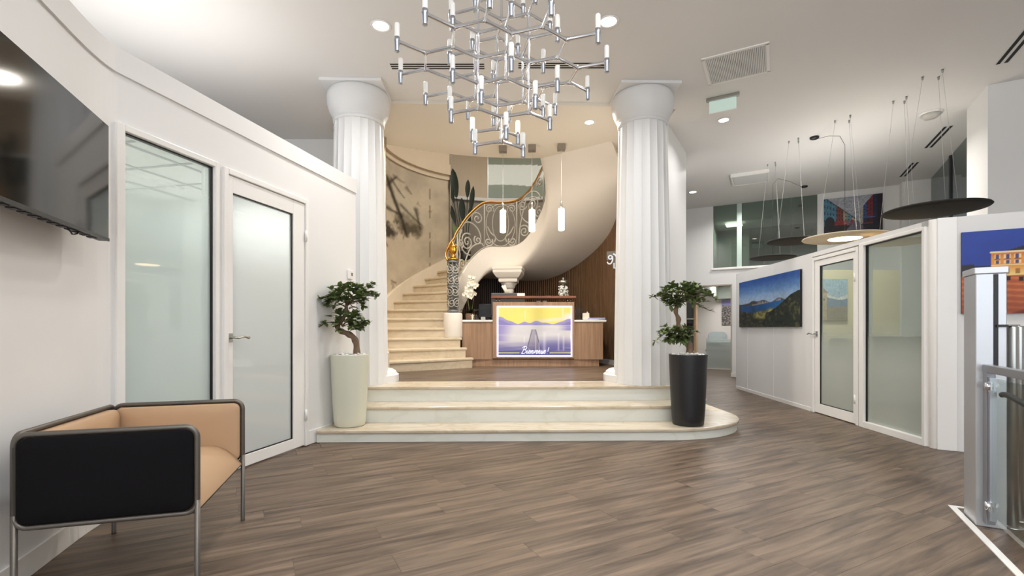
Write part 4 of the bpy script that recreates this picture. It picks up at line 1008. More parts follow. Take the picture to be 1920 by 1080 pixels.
slot(cl(732, 124), cl(909, 124), .13, 3, 'dark triple slot air diffuser in the ceiling left behind the chandelier')
slot(cl(971, 122.5), cl(1136, 122.5), .13, 3, 'dark triple slot air diffuser in the ceiling right behind the chandelier')
for a_, b_, lab in ((cl(1878, 119), cl(1878, 119) + Vector((-.4848, -.8746)) * 1.1, 'black double slot air diffuser nearest the white pillar corner'), (cl(1740, 277), cl(1779, 236), 'black double slot air diffuser by the dark windows, middle of the right row'), (cl(1692, 331), cl(1717, 304), 'black double slot air diffuser far back by the dark windows')):
    slot(a_, b_, .13, 2, lab)
p = cl(1355, 184, 3.97); ex = thing('exit_sign', 'pale green exit sign plate hanging from a steel bar on the ceiling', 'sign', (p.x, p.y, 4.0), UA)
MB().box(-.19, .19, -.02, .02, -.045, 0).build('bar', M_STEEL, ex, True, bevel=.006); MB().box(-.155, .155, -.005, .005, -.19, -.04).build('plate', M_EXIT, ex, True); MB().box(-.16, .16, -.008, .008, -.198, -.19).build('edge_trim', M_TRIM, ex, True)
p = cl(1745, 212); sd = thing('smoke_detector', 'round clear topped smoke detector on the ceiling near the pillar', 'detector', (p.x, p.y, 4.0))
MB().lathe([(.10, -.02), (.13, -.015), (.135, 0)], 24).build('base', M_TRIM, sd, True); MB().lathe([(0, -.075), (.07, -.07), (.105, -.04), (.105, -.018)], 24).build('dome', mat('detector_grey', (190, 188, 180), .3), sd, True)
# ---- disc lamps over the offices
M_WIRE = mat('pale_wire', (196, 196, 192), .5)
def disc(px, py, dia, z, lab, material, lit, anchor=None):
    d = F * (z - EYE) / (HY - py); x = (px - HX) * d / F
    t = thing('disc_lamp', lab, 'pendant lamp', (x, d, z), 0, 'felt disc lamps over the offices'); R = dia / 2
    MB().lathe([(0, .004), (R * .8, 0), (R - .01, .006), (R, .016), (R - .008, .026), (R * .7, .034), (0, .045)], 56).build('disc', material, t, True)
    for k in range(3):
        a = 2 * PI * k / 3 + .5; q = (R * .62 * math.cos(a), R * .62 * math.sin(a))
        MB().tube([(q[0], q[1], .03), (q[0] * .35, q[1] * .35, 4.0 - z - .03)], .0015, 4).build('wire', M_WIRE, t, True)
        MB().lathe([(.009, 4.0 - z - .035), (.012, 4.0 - z)], 8, (q[0] * .35, q[1] * .35, 0)).build('wire_anchor', M_STEEL, t, True)
    if anchor:
        p = cl(*anchor); q = (p.x - x, p.y - d)
        MB().lathe([(.05, 4.0 - z - .03), (.062, 4.0 - z - .02), (.062, 4.0 - z)], 20, (q[0], q[1], 0)).build('ceiling_rose', M_BLACK, t, True)
        MB().tube([(q[0], q[1], 4.0 - z - .03), (q[0] * .85, q[1] * .85, 4 - z - .06), (q[0] * .5, q[1] * .5, 4 - z - .11), (q[0] * .15, q[1] * .15, 4 - z - .20), (0, 0, 4 - z - .36), (0, 0, .04)], .003, 5).build('cord', M_BLACK, t, True)
    if lit:
        MB().lathe([(0, -.003), (.19, -.003), (.20, .003)], 36).build('diffuser', M_DISCL, t, True)
        area('disc_lamp_beam', (x, d, z - .02), (x, d, 0), .38, .38, 10, WARM, 'DISK', 160)
disc(1752, 396, .96, 2.45, 'black felt disc lamp hanging before the dark windows by the pillar', M_DISCB, False)
disc(1584, 448, 1.02, 2.35, 'cream disc lamp with glowing centre above the right glass door', M_DISCW, True, (1527, 257))
disc(1491, 454, .78, 2.44, 'black disc lamp just left of the cream glowing disc', M_DISCB, False)
disc(1449, 485, .74, 2.34, 'lower black disc lamp in front of the green interior window', M_DISCB, False, (1508, 349))
disc(1690, 455, .74, 2.20, 'cream unlit disc lamp seen through the right glass window', M_DISCW, False)
# ---- planters with two-tier bonsai figs
def planter(label_pot, px, d, trunk_px, crowns, potmat, seed, twigs, skew=0):
    x = (px - HX) * d / F; s = d / F; base_z = .119
    t = thing('bonsai_planter', label_pot, 'plant', (x, d, base_z)); r_ = random.Random(seed)
    H = zz(664, d) - base_z; rb, rt = 28 * s, 34.5 * s
    P = [(0, 0), (rb - .012, 0), (rb, .012)] + [(rb + (rt - rb) * (k / 10) ** .72, .012 + (H - .02) * k / 10) for k in range(1, 11)] + [(rt, H), (rt - .014, H), (rt - .018, H - .05), (0, H - .05)]
    MB().lathe(P, 56).build('pot', potmat, t, True)
    m = MB()
    for k in range(260):
        a = r_.uniform(0, 2 * PI); q = (rt - .035) * math.sqrt(r_.random()); sz = r_.uniform(.009, .018); hz = H - .048 + r_.uniform(0, .048) + (.012 if q < rt * .6 else 0)
        Mx = Matrix.Translation((q * math.cos(a), q * math.sin(a), hz)) @ Matrix.Rotation(r_.uniform(0, 3), 4, 'Z') @ Matrix.Rotation(r_.uniform(-.4, .4), 4, 'X')
        m.lathe([(0, -sz * .6), (sz * .8, -sz * .35), (sz * 1.2, 0), (sz * .8, sz * .4), (0, sz * .6)], 7, M=Mx)
    m.build('pebbles', M_PEB, t, True, kind='stuff')
    tp = [((a - px) * s, yo, zz(b, d) - base_z) for a, b, yo in trunk_px]; pts = smooth_path(tp, 6); n = len(pts)
    MB().tube(pts, [.036 - .020 * k / (n - 1) + .004 * math.sin(k * .9) for k in range(n)], 10).build('trunk', M_BARK, t, True)
    br = MB(); lf = MB()
    for (cx, cy, rx, rz, cnt, hub) in crowns:
        c = Vector(((cx - px) * s, 0, zz(cy, d) - base_z)); hb = Vector(((hub[0] - px) * s, 0, zz(hub[1], d) - base_z))
        for k in range(cnt):
            a = r_.uniform(0, 2 * PI); ph = r_.uniform(-1.15, 1.0); q = r_.uniform(.22, 1.08) ** .65
            ctr = c + Vector((math.cos(a) * math.cos(ph) * rx * s * q, math.sin(a) * math.cos(ph) * rx * s * q * .62, math.sin(ph) * rz * s * q))
            ctr.y -= max(0, -ctr.x - .05) * skew
            if k % 7 == 0: br.tube(smooth_path([hb, hb.lerp(ctr, .5) + Vector((0, 0, .02)), ctr], 3), [.008, .006, .005, .004, .004, .003, .003], 5)
            out = (ctr - hb).normalized()
            for j in range(r_.randint(6, 8)):
                an = j * 2.4 + r_.random(); side = Vector((math.cos(an), math.sin(an), r_.uniform(-.3, .7)))
                leafmesh(lf, ctr, (side + out * .8).normalized(), (0, 0, 1), r_.uniform(.052, .080), r_.uniform(.017, .025), r_.uniform(.0, .35), 3)
    for tw in twigs:
        pts = smooth_path([((a - px) * s, -.03 - max(0, (px - a) * s - .05) * skew, zz(b, d) - base_z) for a, b in tw], 4); br.tube(pts, .004, 5)
        for q in pts[len(pts) // 2::2]:
            for j in range(4): leafmesh(lf, q, (r_.uniform(-1, 1), r_.uniform(-1, .3), r_.uniform(-.3, 1)), (0, 0, 1), .05, .015, .2, 3)
    br.build('branches', M_BARK, t, True, kind='stuff'); lf.build('foliage', M_LEAF, t, True, normals=False, kind='stuff')
    return t
planter('bonsai fig in a tall pearl white planter standing beside the glass door', 656, 4.97,
        [(669, 668, 0), (668, 645, 0), (662, 632, 0), (650, 625, 0), (638, 620, 0), (633, 612, 0), (640, 600, .01), (648, 588, 0), (650, 570, 0), (652, 555, 0)],
        [(657, 556, 46, 22, 84, (652, 572)), (652, 600, 36, 19, 60, (642, 612)), (652, 541, 26, 9, 16, (652, 560))], M_POTW, 5,
        [[(630, 552), (612, 560), (600, 563)], [(680, 550), (700, 556), (712, 556)], [(684, 540), (695, 533), (704, 534)], [(630, 605), (620, 606), (614, 612)], [(670, 606), (684, 610), (695, 606)]], .75)
planter('bonsai fig in a tall matt black planter on the rounded end of the step', 1290, 5.02,
        [(1292, 668, 0), (1293, 652, 0), (1289, 640, 0), (1282, 630, .01), (1273, 612, .01), (1272, 598, 0), (1267, 584, 0), (1270, 568, 0), (1273, 555, 0)],
        [(1280, 553, 47, 22, 84, (1271, 568)), (1268, 624, 35, 17, 58, (1274, 622)), (1276, 539, 30, 9, 16, (1273, 556)), (1264, 565, 14, 9, 8, (1271, 566))], M_POTB, 9,
        [[(1250, 550), (1232, 556), (1220, 557)], [(1300, 548), (1325, 550), (1340, 562)], [(1290, 560), (1310, 574), (1330, 583)], [(1250, 622), (1236, 632), (1226, 640)]])
# ---- bird of paradise plant in the stair niche
sx = Vector((-1.02, 10.33, 2.494)); bp_ = thing('tall_leafy_plant', 'dark bird of paradise plant standing in the niche behind the stair railing', 'plant', tuple(sx))
MB().lathe([(0, 0), (.10, 0), (.14, .28), (.125, .28), (.12, .25), (0, .25)], 24).build('pot', M_POTB, bp_, True)
for px, py, bx, wid, ln in ((849, 317, -.02, .085, .62), (878, 338, .05, .055, .38), (843, 338, -.05, .05, .5), (888, 350, .07, .055, .55), (866, 372, .02, .07, .5), (884, 385, .06, .05, .4), (850, 420, -.04, .06, .42), (845, 385, -.06, .05, .4)):
    tip = Vector(((px - HX) * sx.y / F - sx.x, -.05, zz(py, sx.y) - sx.z)); b0 = Vector((bx * .4, 0, .25)); dv = (tip - b0); L_ = dv.length; mid = tip - dv.normalized() * ln
    mm = MB(); mm.tube([b0, mid], .008, 5); leafmesh(mm, mid, tip - mid, (0, -1, .1), ln, wid, 0, 6); mm.build('leaf', M_LEAFD if py != 420 else M_LEAF, bp_, True, normals=False)
# ---- armchair
ca_ = rad(16.5); chr_ = thing('armchair', 'angular lounge armchair with black outer panels and tan leather inside', 'chair', (-1.765, 2.345, 0), ca_)
DX, WY = .315, .385          # half depth (x: back - to front +), half width (y: near - to far +)
def rrect(x0, x1, z0, z1, r, n=6):
    p = []
    for cx, cz, a0 in ((x1 - r, z1 - r, 0), (x0 + r, z1 - r, 90), (x0 + r, z0 + r, 180), (x1 - r, z0 + r, 270)):
        for k in range(n + 1): a = rad(a0 + 90 * k / n); p.append((cx + r * math.cos(a), cz + r * math.sin(a)))
    return p
ZT, ZBP = .70, .335
def pad(name, mat_, plane, off, t, x0, x1, z0, z1, r, puff):
    p = rrect(x0, x1, z0, z1, r); n = len(p); vs = []; cx, cz = (x0 + x1) / 2, (z0 + z1) / 2
    levels = [(1.0, 0), (1.0, t * .6), (.985, t * .85), (.95, t), (.7, t + puff * .7), (.35, t + puff)]
    for sc_s, o_ in levels:
        for a, b in p:
            a2 = cx + (a - cx) * sc_s if sc_s > .9 else cx + (a - cx) * sc_s; b2 = cz + (b - cz) * sc_s
            vs.append((a2, off + o_, b2) if plane == 'y' else (off + o_, a2, b2))
    fs = [(l * n + k, l * n + (k + 1) % n, (l + 1) * n + (k + 1) % n, (l + 1) * n + k) for l in range(len(levels) - 1) for k in range(n)] + [tuple(range(n))[::-1], tuple((len(levels) - 1) * n + k for k in range(n))]
    return MB().add(vs, fs, True).build(name, mat_, chr_, True)
for sgn, lab in ((-1, 'near'), (1, 'far')):
    y = sgn * WY
    pad('outer_panel', M_FABR, 'y', y, sgn * .018, -DX + .012, DX - .012, ZBP + .01, ZT - .012, .035, sgn * .008)
    pad('arm_cushion', M_TAN, 'y', y, -sgn * .032, -DX + .012, DX - .012, ZBP + .02, ZT - .012, .035, -sgn * .012)
    loop = rrect(-DX, DX, ZBP - .004, ZT, .045)
    MB().tube([(a, y, b) for a, b in loop], .0115, 8, True).build('arm_frame', M_FRAME, chr_, True)
    for x in (-DX, DX): MB().lathe([(.0115, 0), (.0125, .004), (.0115, .008), (.0115, ZBP + .05)], 12, (x, y, 0)).build('leg', M_FRAME, chr_, True)
pad('back_panel', M_FABR, 'x', -DX, -.018, -WY + .012, WY - .012, ZBP + .01, ZT - .012, .035, -.008)
pad('back_cushion', M_TAN, 'x', -DX, .05, -WY + .035, WY - .035, ZBP + .04, ZT - .012, .05, .02)
MB().tube([(-DX, a, b) for a, b in rrect(-WY, WY, ZBP - .004, ZT, .045)], .0115, 8, True).build('back_frame', M_FRAME, chr_, True)
NX, NY = 16, 14; vs = []
for i in range(NX + 1):
    for j in range(NY + 1):
        u, v = i / NX, j / NY; x = -DX + .05 + (2 * DX - .05) * u; y = -WY + .034 + (2 * WY - .068) * v
        z = .455 + .022 * math.sin(PI * u) ** .5 * math.sin(PI * v) ** .5 - .115 * max(0, (u - .72) / .28) ** 2.2
        vs.append((x, y, z))
top = [(i * (NY + 1) + j, (i + 1) * (NY + 1) + j, (i + 1) * (NY + 1) + j + 1, i * (NY + 1) + j + 1) for i in range(NX) for j in range(NY)]
nb = len(vs); vs += [(x, y, .335 if x < DX - .06 else .335) for x, y, z in vs]
bot = [tuple(nb + k for k in f)[::-1] for f in top]
edge = [i * (NY + 1) for i in range(NX + 1)] + [NX * (NY + 1) + j for j in range(1, NY + 1)] + [i * (NY + 1) + NY for i in range(NX - 1, -1, -1)] + [j for j in range(NY - 1, 0, -1)]
side = [(edge[k], edge[(k + 1) % len(edge)], nb + edge[(k + 1) % len(edge)], nb + edge[k]) for k in range(len(edge))]
MB().add(vs, top + bot + side, True).build('seat_cushion', M_TAN, chr_, True)
MB().tube([(DX - .01, -WY, ZBP), (DX - .01, WY, ZBP)], .011, 8).build('front_rail', M_FRAME, chr_, True)
# ---- television on the left wall
tvd = Vector((.34, -.94)).normalized(); e_ = Vector((-2.165, 2.58)); c_ = e_ + tvd * .55
tv = thing('television', 'large black wall television above the armchair on the left wall', 'television', (c_.x, c_.y, 1.9), math.atan2(-tvd.y, -tvd.x))
MB().box(-.55, .55, .004, .05, -.312, .312).build('housing', M_BLACK, tv, True, bevel=.006)
MB().box(-.543, .543, .0, .006, -.296, .305).build('screen', M_SCRN, tv, True)
MB().box(-.55, .55, -.002, .006, -.312, -.296).build('lower_bezel', mat('bezel_grey', (46, 46, 48), .3, .5), tv, True)
MB().box(-.2, .2, .05, .12, -.15, .15).build('wall_bracket', M_BLACK, tv, True)
MB().tube(smooth_path([(.30, .03, -.31), (.26, .02, -.325), (.22, .02, -.335), (.20, .02, -.325), (.18, .03, -.31)], 4), .004, 6).build('cable', M_BLACK, tv, True)
m = MB()
for k in range(14): m.box(-.5 + .07 * k, -.46 + .07 * k, .015, .045, -.316, -.311)
m.build('vent_row', mat('vent_black', (40, 40, 42), .5), tv, True)
# ---- thermostat
q = FL(5.33) - FLn * .0; th = thing('thermostat', 'small white thermostat on the wall above the white planter', 'thermostat', (q.x, q.y, zz(515, 5.33)), math.atan2(FLd.y, FLd.x))
MB().box(-.045, .045, -.022, -.001, -.05, .05).build('body', M_TRIM, th, True, bevel=.006); MB().box(.008, .032, -.0235, -.021, -.012, .022).build('display', mat('lcd_grey', (84, 86, 84), .3), th, True)
# ---- pictures
def paint_alps(u, v):
    n = vnoise(u, v, 10, 8, 4, 4); n2 = vnoise(u, v, 40, 26, 6, 3); img = np.ones(u.shape + (3,)) * C3((52, 96, 168))
    img = mixm(img, sstep(1, .55, v), (140, 178, 220)); img = mixm(img, sstep(.75, .5, v) * .6, (192, 204, 224)); img = mixm(img, sstep(.8, 1, v) * .5, (36, 78, 160))
    ridge = .50 + .05 * np.exp(-((u - .36) / .14) ** 2) + .05 * np.exp(-((u - .74) / .07) ** 2) + .02 * np.sin(u * 30) * (u > .2) + .02 * (n - .5)
    img = mixm(img, sstep(.01, -.01, v - ridge), (84, 84, 92)); img = mixm(img, sstep(.01, -.01, v - ridge + .015) * (n2 > .55) * (u > .35) * .7, (186, 180, 180)); img = mixm(img, sstep(.01, -.01, v - ridge) * sstep(.45, .3, u) * .7, (56, 58, 54))
    lake = (v < .46 + .06 * np.clip(u - .1, 0, 1)) & (v > .30 + .12 * np.clip(u - .45, 0, 1)) & (u > .04)
    lk = np.ones(u.shape + (3,)) * C3((26, 78, 136)); lk = mixm(lk, sstep(.4, .8, u) * .6, (64, 136, 196)); lk = mixm(lk, np.exp(-((u - .28) / .05) ** 2) * .5, (24, 52, 74)); img = np.where(lake[..., None], lk, img)
    img = mixm(img, np.exp(-((v - .46 - .09 * (u - .2)) / .012) ** 2) * ((u > .25) & (u < .55)) * .9, (176, 154, 128))
    low = v < .33 - .12 * (u < .12) * 0 + .05 * np.sin(u * 9 + 2) * .6; g = np.ones(u.shape + (3,)) * C3((44, 44, 32)); g = mixm(g, sstep(.45, .7, n2), (78, 80, 46)); g = mixm(g, sstep(.5, .3, n), (30, 28, 22)); img = np.where(low[..., None], g, img)
    md = np.exp(-(((u - .42) / .17) ** 2 + ((v - .25) / .11) ** 2)); img = mixm(img, sstep(.35, .7, md) * .85, (116, 112, 52)); img = mixm(img, np.exp(-(((u - .58) / .05) ** 2 + ((v - .31) / .05) ** 2)) * 1.2, (192, 172, 100)); img = mixm(img, sstep(.5, .8, md) * (n2 > .55) * .5, (170, 164, 110))
    hill = .30 + .34 * sstep(.52, 1.0, u) + .02 * (n2 - .5); h = np.ones(u.shape + (3,)) * C3((38, 44, 30)); h = mixm(h, sstep(.5, .75, vnoise(u, v, 30, 12, 9, 3)), (92, 92, 54)); h = mixm(h, sstep(.5, .2, vnoise(u, v, 16, 20, 12, 3)), (20, 22, 18)); img = np.where(((v < hill) & (u > .5))[..., None], h, img)
    return img * (.9 + .2 * (n2 - .5))[..., None]
def picture(name, label, ctr, ang, wdt, hgt, fn, nx=130, ny=84, mat_=None):
    t = thing(name, label, 'picture', ctr, ang)
    MB().box(-wdt / 2, wdt / 2, -.028, -.002, -hgt / 2, hgt / 2).build('canvas', M_BLACK, t, True)
    grid_print('print', fn, wdt, hgt, nx, ny, mat_ or M_PRINT, t, Matrix.Translation((0, -.0295, -hgt / 2)), True); return t
M_PRINT = attr_mat('canvas_print', 0, .4, .35)
def ang_of(d): return math.atan2(d.y, d.x)
q0, q1 = RP(8.78), RP(6.72); q = (q0 + q1) / 2
picture('lake_picture', 'large canvas of a blue alpine lake on the white partition', (q.x - .002, q.y, 1.548), ang_of(q1 - q0), (q1 - q0).length, .81, paint_alps)
def paint_square(u, v):
    u = u + .12
    n = vnoise(u, v, 6, 6, 4, 3); img = np.ones(u.shape + (3,)) * C3((36, 62, 150)); img = mixm(img, sstep(.6, 1, v) * .5, (34, 66, 160)); img = mixm(img, sstep(.62, .45, v) * .5, (62, 78, 140))
    img = mixm(img, (v < .60) * (v > .46) * sstep(.012, -.012, v - .57 - .03 * (n - .5) - .02 * (u < .2)), (36, 34, 40))
    pl_ = v < .455; c = np.ones(u.shape + (3,)) * C3((168, 84, 48)); st_ = np.sin((v + .15 * (u - .3)) * 90); c = mixm(c, sstep(.2, .6, st_) * .7, (206, 120, 66)); c = mixm(c, sstep(.3, .0, v) * .5, (128, 58, 34)); c = mixm(c, sstep(.02, -.02, v - .6 * (u - .42)) * (u > .42) * .8, (92, 40, 30)); img = np.where(pl_[..., None], c, img)
    bld = (u > .30) & (u < .86) & (v > .45) & (v < .735); b = np.ones(u.shape + (3,)) * C3((226, 150, 66)); b = mixm(b, sstep(.58, .46, v), (240, 206, 128)); b = mixm(b, sstep(.66, .70, v) * .6, (196, 110, 58)); img = np.where(bld[..., None], b, img)
    for k in range(9):
        cx = .335 + .058 * k
        for z0, z1 in ((.655, .70), (.592, .63)): img = mixm(img, (np.abs(u - cx) < .011) * (v > z0) * (v < z1) * 1.0, (70, 76, 120)); img = mixm(img, (np.abs(np.abs(u - cx) - .014) < .004) * (v > z0) * (v < z1) * .8, (250, 220, 170))
        img = mixm(img, (np.abs(u - cx) < .012) * (v > .47) * (v < .535) * .8, (150, 98, 44)); img = mixm(img, (np.abs(u - cx) < .018) * (np.abs(v - .645) < .006) * .8, (92, 48, 36))
    img = mixm(img, bld * (np.abs(v - .578) < .006) * .9, (250, 226, 180)); img = mixm(img, (u > .29) * (u < .87) * (np.abs(v - .735) < .008), (236, 214, 170)); img = mixm(img, (u > .36) * (u < .80) * (v > .742) * (v < .742 + .05 * sstep(.36, .5, u)), (40, 34, 40))
    for cx, cv in ((.47, .40), (.52, .425), (.40, .41)): img = mixm(img, (np.abs(u - cx) < .013) * (np.abs(v - cv) < .025), (40, 24, 22))
    return img * (.94 + .12 * n)[..., None]
WSQ, HSQ = 1.10, .735; q = P0 + UB * (.165 + WSQ / 2); picture('night_square_picture', 'canvas of a lit town square at night behind the silver post', (q.x - VB.x * .002, q.y - VB.y * .002, 1.622), ang_of(UB), WSQ, HSQ, paint_square, 150, 100)
def paint_street(u, v):
    n = vnoise(u, v, 14, 14, 4, 3); n2 = vnoise(u, v, 40, 40, 5, 2); img = np.ones(u.shape + (3,)) * C3((196, 198, 208)); vx, vy = .56, .34
    ls = u < vx; topl = vy + (vx - u) * 1.25; tr_ = vy + (u - vx) * 1.7 + .05; bot = vy - np.abs(u - vx) * .85 - .06
    cols = [(92, 150, 176), (150, 72, 58), (196, 178, 142), (118, 172, 190), (206, 196, 178)]
    for k, (a, b) in enumerate(((-.1, .22), (.22, .34), (.34, .40), (.40, .48), (.48, .56))): img = mixm(img, ((u >= a) & (u < b) & (v < topl + .03 * (k % 2)) & (v > bot)) * 1.0, cols[k])
    cols = [(196, 190, 176), (72, 92, 150), (150, 46, 52), (44, 52, 86), (52, 30, 44)]
    for k, (a, b) in enumerate(((.62, .68), (.68, .75), (.75, .84), (.84, .91), (.91, 1.1))): img = mixm(img, ((u >= a) & (u < b) & (v < tr_ + .12) & (v > bot)) * 1.0, cols[k])
    img = mixm(img, (ls & (np.abs(v - topl - .015) < .015)) * .8, (50, 40, 38))
    bl = (u < .5) | (u > .66); win = (np.sin(u * 120) > .35) & (np.sin((v - vy) / (np.abs(u - vx) + .15) * 22) > .25) & bl & (v > vy) & (v < np.where(ls, topl, tr_ + .1)); img = mixm(img, win * .75, (40, 40, 58))
    img = mixm(img, ((v < .34) & (v > .18) & (u < .52) & (u > .06)) * (.4 + .5 * (n > .5)), (176, 44, 48)); img = mixm(img, (v < .20) * 1.0, (60, 58, 66)); img = mixm(img, ((v < .32) & (np.abs(u - vx) < .02 + (.32 - v) * .6)) * 1.0, (128, 124, 136)); img = mixm(img, ((v < .22) & (u < .40)) * .8, (44, 28, 30)); img = mixm(img, ((v < .35) & (u > .68)) * (.5 + .5 * (n2 > .5)), (44, 36, 52)); img = mixm(img, (np.hypot((u - .10) / .09, (v - .28) / .2) < 1) * .9, (30, 28, 34))
    img = mixm(img, ((np.abs(v - .38) < .01) & (u > .66) & (u < .88)) * 1.0, (80, 120, 190)); img = mixm(img, ((np.abs(v - .22) < .02) & (u > .66) & (u < .84)) * .8, (176, 60, 40))
    return img * (.8 + .35 * (n2 - .3))[..., None] * .92
q = bw(3.305); picture('street_picture', 'canvas of a narrow street of colourful old houses high on the back wall', (q.x - VB.x * .004, q.y - VB.y * .004, 3.495), ang_of(UB), 1.0, .74, paint_street)
def paint_tower(u, v):
    n = vnoise(u, v, 14, 16, 4, 3); n2 = vnoise(u, v, 30, 30, 9, 2); img = np.ones(u.shape + (3,)) * C3((168, 196, 216)); img = mixm(img, (v < .60 + .05 * np.sin(u * 7)) * 1.0, (226, 228, 226)); img = mixm(img, (v < .54 + .04 * np.sin(u * 5 + 1)) * 1.0, (116, 140, 166))
    img = mixm(img, (v < .30 + .05 * u) * 1.0, (148, 138, 120)); img = mixm(img, ((u > .02) & (u < .32) & (v < .66)) * 1.0, (190, 170, 140)); img = mixm(img, ((v >= .66) & (v < .66 + .15 * (1 - np.abs(u - .17) / .19))) * 1.0, (150, 124, 104)); img = mixm(img, (np.abs(u - .22) < .02) * (np.abs(v - .5) < .03) * 1.0, (80, 70, 60))
    return img * (.86 + .28 * n2)[..., None]
picture('tower_picture', 'canvas of a stone castle tower seen through the right glass door', (5.555, 8.348, 1.62), 0, .52, .72, paint_tower, 60, 80)
def paint_city(u, v):
    n = vnoise(u, v, 26, 40, 4, 2); img = np.ones(u.shape + (3,)) * C3((110, 104, 100)); img = mixm(img, sstep(.4, .75, n) * .8, (186, 176, 170)); img = mixm(img, sstep(.5, .2, n) * .8, (64, 58, 60)); img = mixm(img, sstep(.74, .80, v) * 1.0, (150, 150, 200)); img = mixm(img, sstep(.88, 1, v) * 1.0, (184, 176, 214)); return img
q = bw(.77, 3.59); picture('city_picture', 'tall canvas of city roofs in the bright room beyond the doorway', (q.x, q.y, 1.61), ang_of(UB), .62, .76, paint_city, 60, 70)
# ---- far room: shelving, screen, chair
q = bw(-.27, 1.2); sh = thing('open_shelf', 'wooden upright shelf with dark objects in the far room, behind the black planter tree', 'shelf', (q.x, q.y, 0), UA)
MB().box(.28, .33, -.02, .30, 0, 2.1).build('upright', mat('birch_wood', (206, 172, 132), .5), sh, True); MB().box(-.3, .28, .26, .30, 0, 2.1).build('back_panel', mat('shelf_grey', (150, 156, 154), .6), sh, True)
for z in (.5, .93, 1.36): MB().box(-.3, .28, -.02, .26, z, z + .03).build('shelf_board', M_TRIM, sh, True)
for k, (x, z, hh, lab) in enumerate(((-.05, 1.39, .30, 'dark upright folder on the upper board of the far shelf'), (.14, .96, .30, 'dark box standing on the middle board of the far shelf'), (-.1, .96, .34, 'dark binder left of the box on the far shelf'))):
    p = bw(-.27, 1.2) + UB * x + VB * .12; o = MB().box(-.07, .07, -.08, .08, 0, hh).build(('folder', 'storage_box', 'binder')[k], M_BLACK, bevel=.008); o.location = (p.x, p.y, z); o.rotation_euler = (0, 0, UA); tag(o, lab, ('folder', 'box', 'binder')[k])
q = bw(.95, 2.1); ds = thing('glass_desk_screen', 'frosted glass desk screen in the bright far room', 'screen', (q.x, q.y, 0), UA)
MB().box(-.75, .9, -.006, .006, .03, .84).build('pane', M_SCREENG, ds, True); MB().box(-.75, .9, -.02, .02, 0, .03).build('foot_rail', M_TRIM, ds, True); MB().box(-.75, .9, .02, .7, .72, .75).build('table_top', M_WTOP, ds, True)
for x in (-.7, .85): MB().box(x - .02, x + .02, .60, .66, 0, .72).build('leg', M_STEEL, ds, True)
q = bw(.42, 2.86); oc = thing('office_chair', 'pale grey office chair behind the frosted desk screen', 'chair', (q.x, q.y, 0), UA + .3)
M_CHG = mat('grey_chair_shell', (150, 158, 158), .5); p = rrect(-.26, .26, .58, 1.03, .14)
m = MB(); m.add([(a, -.02, b) for a, b in p] + [(a, .02, b) for a, b in p], [tuple(range(len(p))), tuple(range(len(p), 2 * len(p)))[::-1]] + [(k, (k + 1) % len(p), len(p) + (k + 1) % len(p), len(p) + k) for k in range(len(p))]); m.build('backrest', M_CHG, oc, True)
MB().box(-.25, .25, .03, .50, .44, .49).build('seat', M_CHG, oc, True, bevel=.02); MB().lathe([(.03, .06), (.03, .44)], 12, (0, .26, 0)).build('column', M_STEEL, oc, True)
m = MB()
for k in range(5): a = 2 * PI * k / 5; m.tube([(0, .26, .08), (.28 * math.cos(a), .26 + .28 * math.sin(a), .04)], .018, 6); m.lathe([(.0, 0), (.022, .01), (.022, .03), (0, .04)], 8, (.28 * math.cos(a), .26 + .28 * math.sin(a), 0))
m.build('star_base', M_STEEL, oc, True)
# ---- cubicle desk behind the glass
cd_ = thing('cubicle_desk', 'dark desk behind the frosted lower half of the right glass', 'desk', (5.9, 7.3, 0), 0)
M_DKD = mat('dark_desk', (60, 60, 58), .5)
MB().box(-.95, .95, -.40, .40, .72, .76).build('desk_top', M_DKD, cd_, True, bevel=.005); MB().box(-.9, .9, -.38, -.36, .1, .72).build('front_board', mat('grey_board', (150, 152, 148), .6), cd_, True)
for x in (-.9, .9):
    for y in (-.34, .34): MB().box(x - .025, x + .025, y - .025, y + .025, 0, .72).build('leg', M_STEEL, cd_, True)
for x, lab in ((-.2, 'black low printer on the dark cubicle desk, left one'), (.45, 'black wide monitor back on the dark cubicle desk')):
    o = MB().box(-.26, .26, -.06, .10, 0, .24).build('desk_machine', M_BLACK, bevel=.02); o.location = (5.9 + x, 7.3, .76); tag(o, lab, 'office machine')
cc = thing('visitor_chair', 'dark visitor chair behind the right glass door', 'chair', (4.72, 6.9, 0), .5)
p = rrect(-.22, .22, .5, .98, .08); m = MB(); m.add([(a, 0, b) for a, b in p] + [(a, .04, b) for a, b in p], [tuple(range(len(p))), tuple(range(len(p), 2 * len(p)))[::-1]] + [(k, (k + 1) % len(p), len(p) + (k + 1) % len(p), len(p) + k) for k in range(len(p))]); m.build('backrest', M_DKD, cc, True)
MB().box(-.23, .23, -.46, .0, .42, .47).build('seat', M_DKD, cc, True, bevel=.015)
for x in (-.2, .2):
    for y in (-.42, -.02): MB().lathe([(.012, 0), (.012, .42)], 8, (x, y, 0)).build('leg', M_STEEL, cc, True)
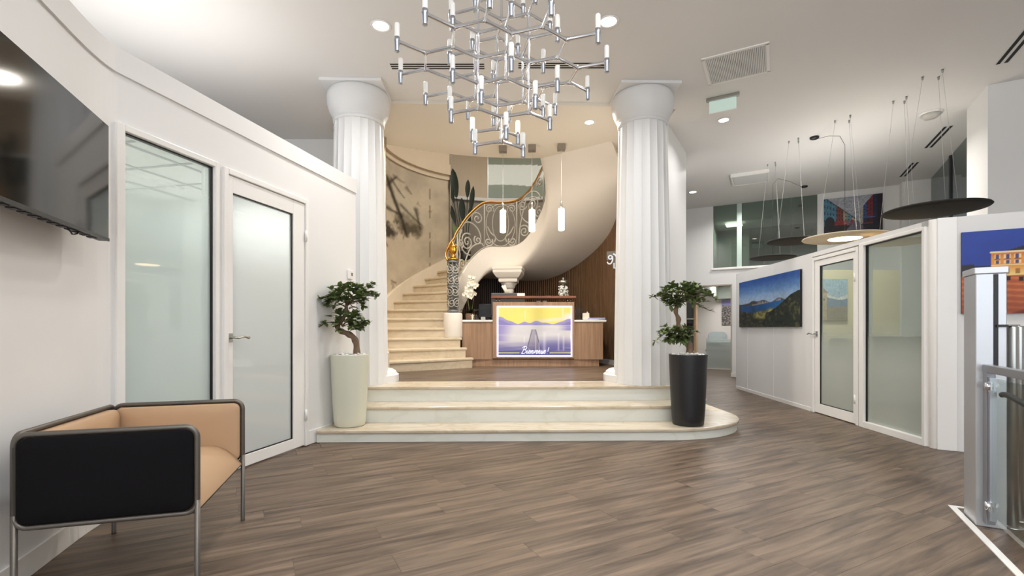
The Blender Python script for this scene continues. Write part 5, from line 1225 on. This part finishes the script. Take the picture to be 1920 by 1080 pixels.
# ---- silver post, glass gate and turnstile poles at the right
PC = Vector((2.637, 2.73)); post = thing('access_post', 'tall silver access gate post with a black slot at the right', 'post', (PC.x, PC.y, 0), UA)
MB().box(0, .130, 0, .20, 0, 1.43).build('body', M_POSTF, post, True, bevel=.004)
MB().box(-.006, .136, -.006, .206, 1.43, 1.466).build('cap', M_POSTF, post, True, bevel=.003)
MB().box(.074, .094, -.003, .02, .905, 1.425).build('slot', M_BLACK, post, True)
MB().box(.084, .132, -.014, -.002, 1.128, 1.142).build('reader_arm', M_BLACK, post, True)
fs_ = thing('floor_strip', 'white metal strip on the floor below the gate', 'strip', (2.5, 2.6, 0)); sd_ = -Vector((.4848, .8746))
s0 = Vector((2.757, 3.036)); m = MB(); nrm = Vector((.8746, -.4848))
m.prism([s0, s0 + nrm * .035, s0 + nrm * .035 + sd_ * 1.9, s0 + sd_ * 1.9][::-1], .0005, .006); m.prism([s0 + nrm * .035, s0 + nrm * 1.2, s0 + nrm * 1.2 + sd_ * .03, s0 + nrm * .035 + sd_ * .03][::-1], .0005, .006); m.build('flange', M_TRIM, fs_)
ga = thing('glass_gate', 'grey framed glass gate hinged on the silver post', 'gate', (PC.x + nrm.x * .05, PC.y + nrm.y * .05 - .0, 0), math.atan2(sd_.y, sd_.x))
MB().box(-.012, .05, -.02, .02, .03, .90).build('hinge_stile', M_GATE, ga, True, bevel=.004); MB().box(-.012, 1.6, -.021, .021, .875, .918).build('top_rail', M_GATE, ga, True, bevel=.004)
MB().box(.052, .082, -.014, .014, .06, .85).build('inner_stile', M_ALU, ga, True); MB().box(.075, 1.55, -.005, .005, .07, .85).build('glass_pane', M_GATEG, ga, True)
for z in (.14, .80):
    m = MB(); m.lathe([(.0, -.018), (.020, -.016), (.022, .0), (.022, .012), (0, .014)], 16, M=T(.075, -.02, z) @ Matrix.Rotation(PI / 2, 4, 'X')); m.box(.05, .10, -.016, -.008, z - .028, z + .028); m.build('clamp', M_CHROME, ga, True)
MB().tube(smooth_path([(.10, .03, .76), (.16, .034, .765), (.4, .036, .74), (.8, .036, .70)], 5), .015, 10).build('push_bar', M_BLACK, ga, True)
for k, (px, lab) in enumerate(((1899, 'left brushed steel pole behind the glass gate'), (1911, 'right brushed steel pole behind the glass gate'))):
    d = 2.70 + .10 * k; t = thing('steel_pole', lab, 'pole', ((px - HX) * d / F, d, 0), 0, 'steel poles behind the gate')
    MB().lathe([(.024, .006), (.024, 1.125), (.02, 1.135), (0, 1.136)], 20).build('tube', M_STEEL, t, True); MB().lathe([(.045, 0), (.045, .006), (.026, .012)], 20).build('floor_flange', M_STEEL, t, True)
    if k == 0: MB().box(-.07, .03, -.012, .012, 1.136, 1.142).build('top_plate', M_STEEL, t, True)
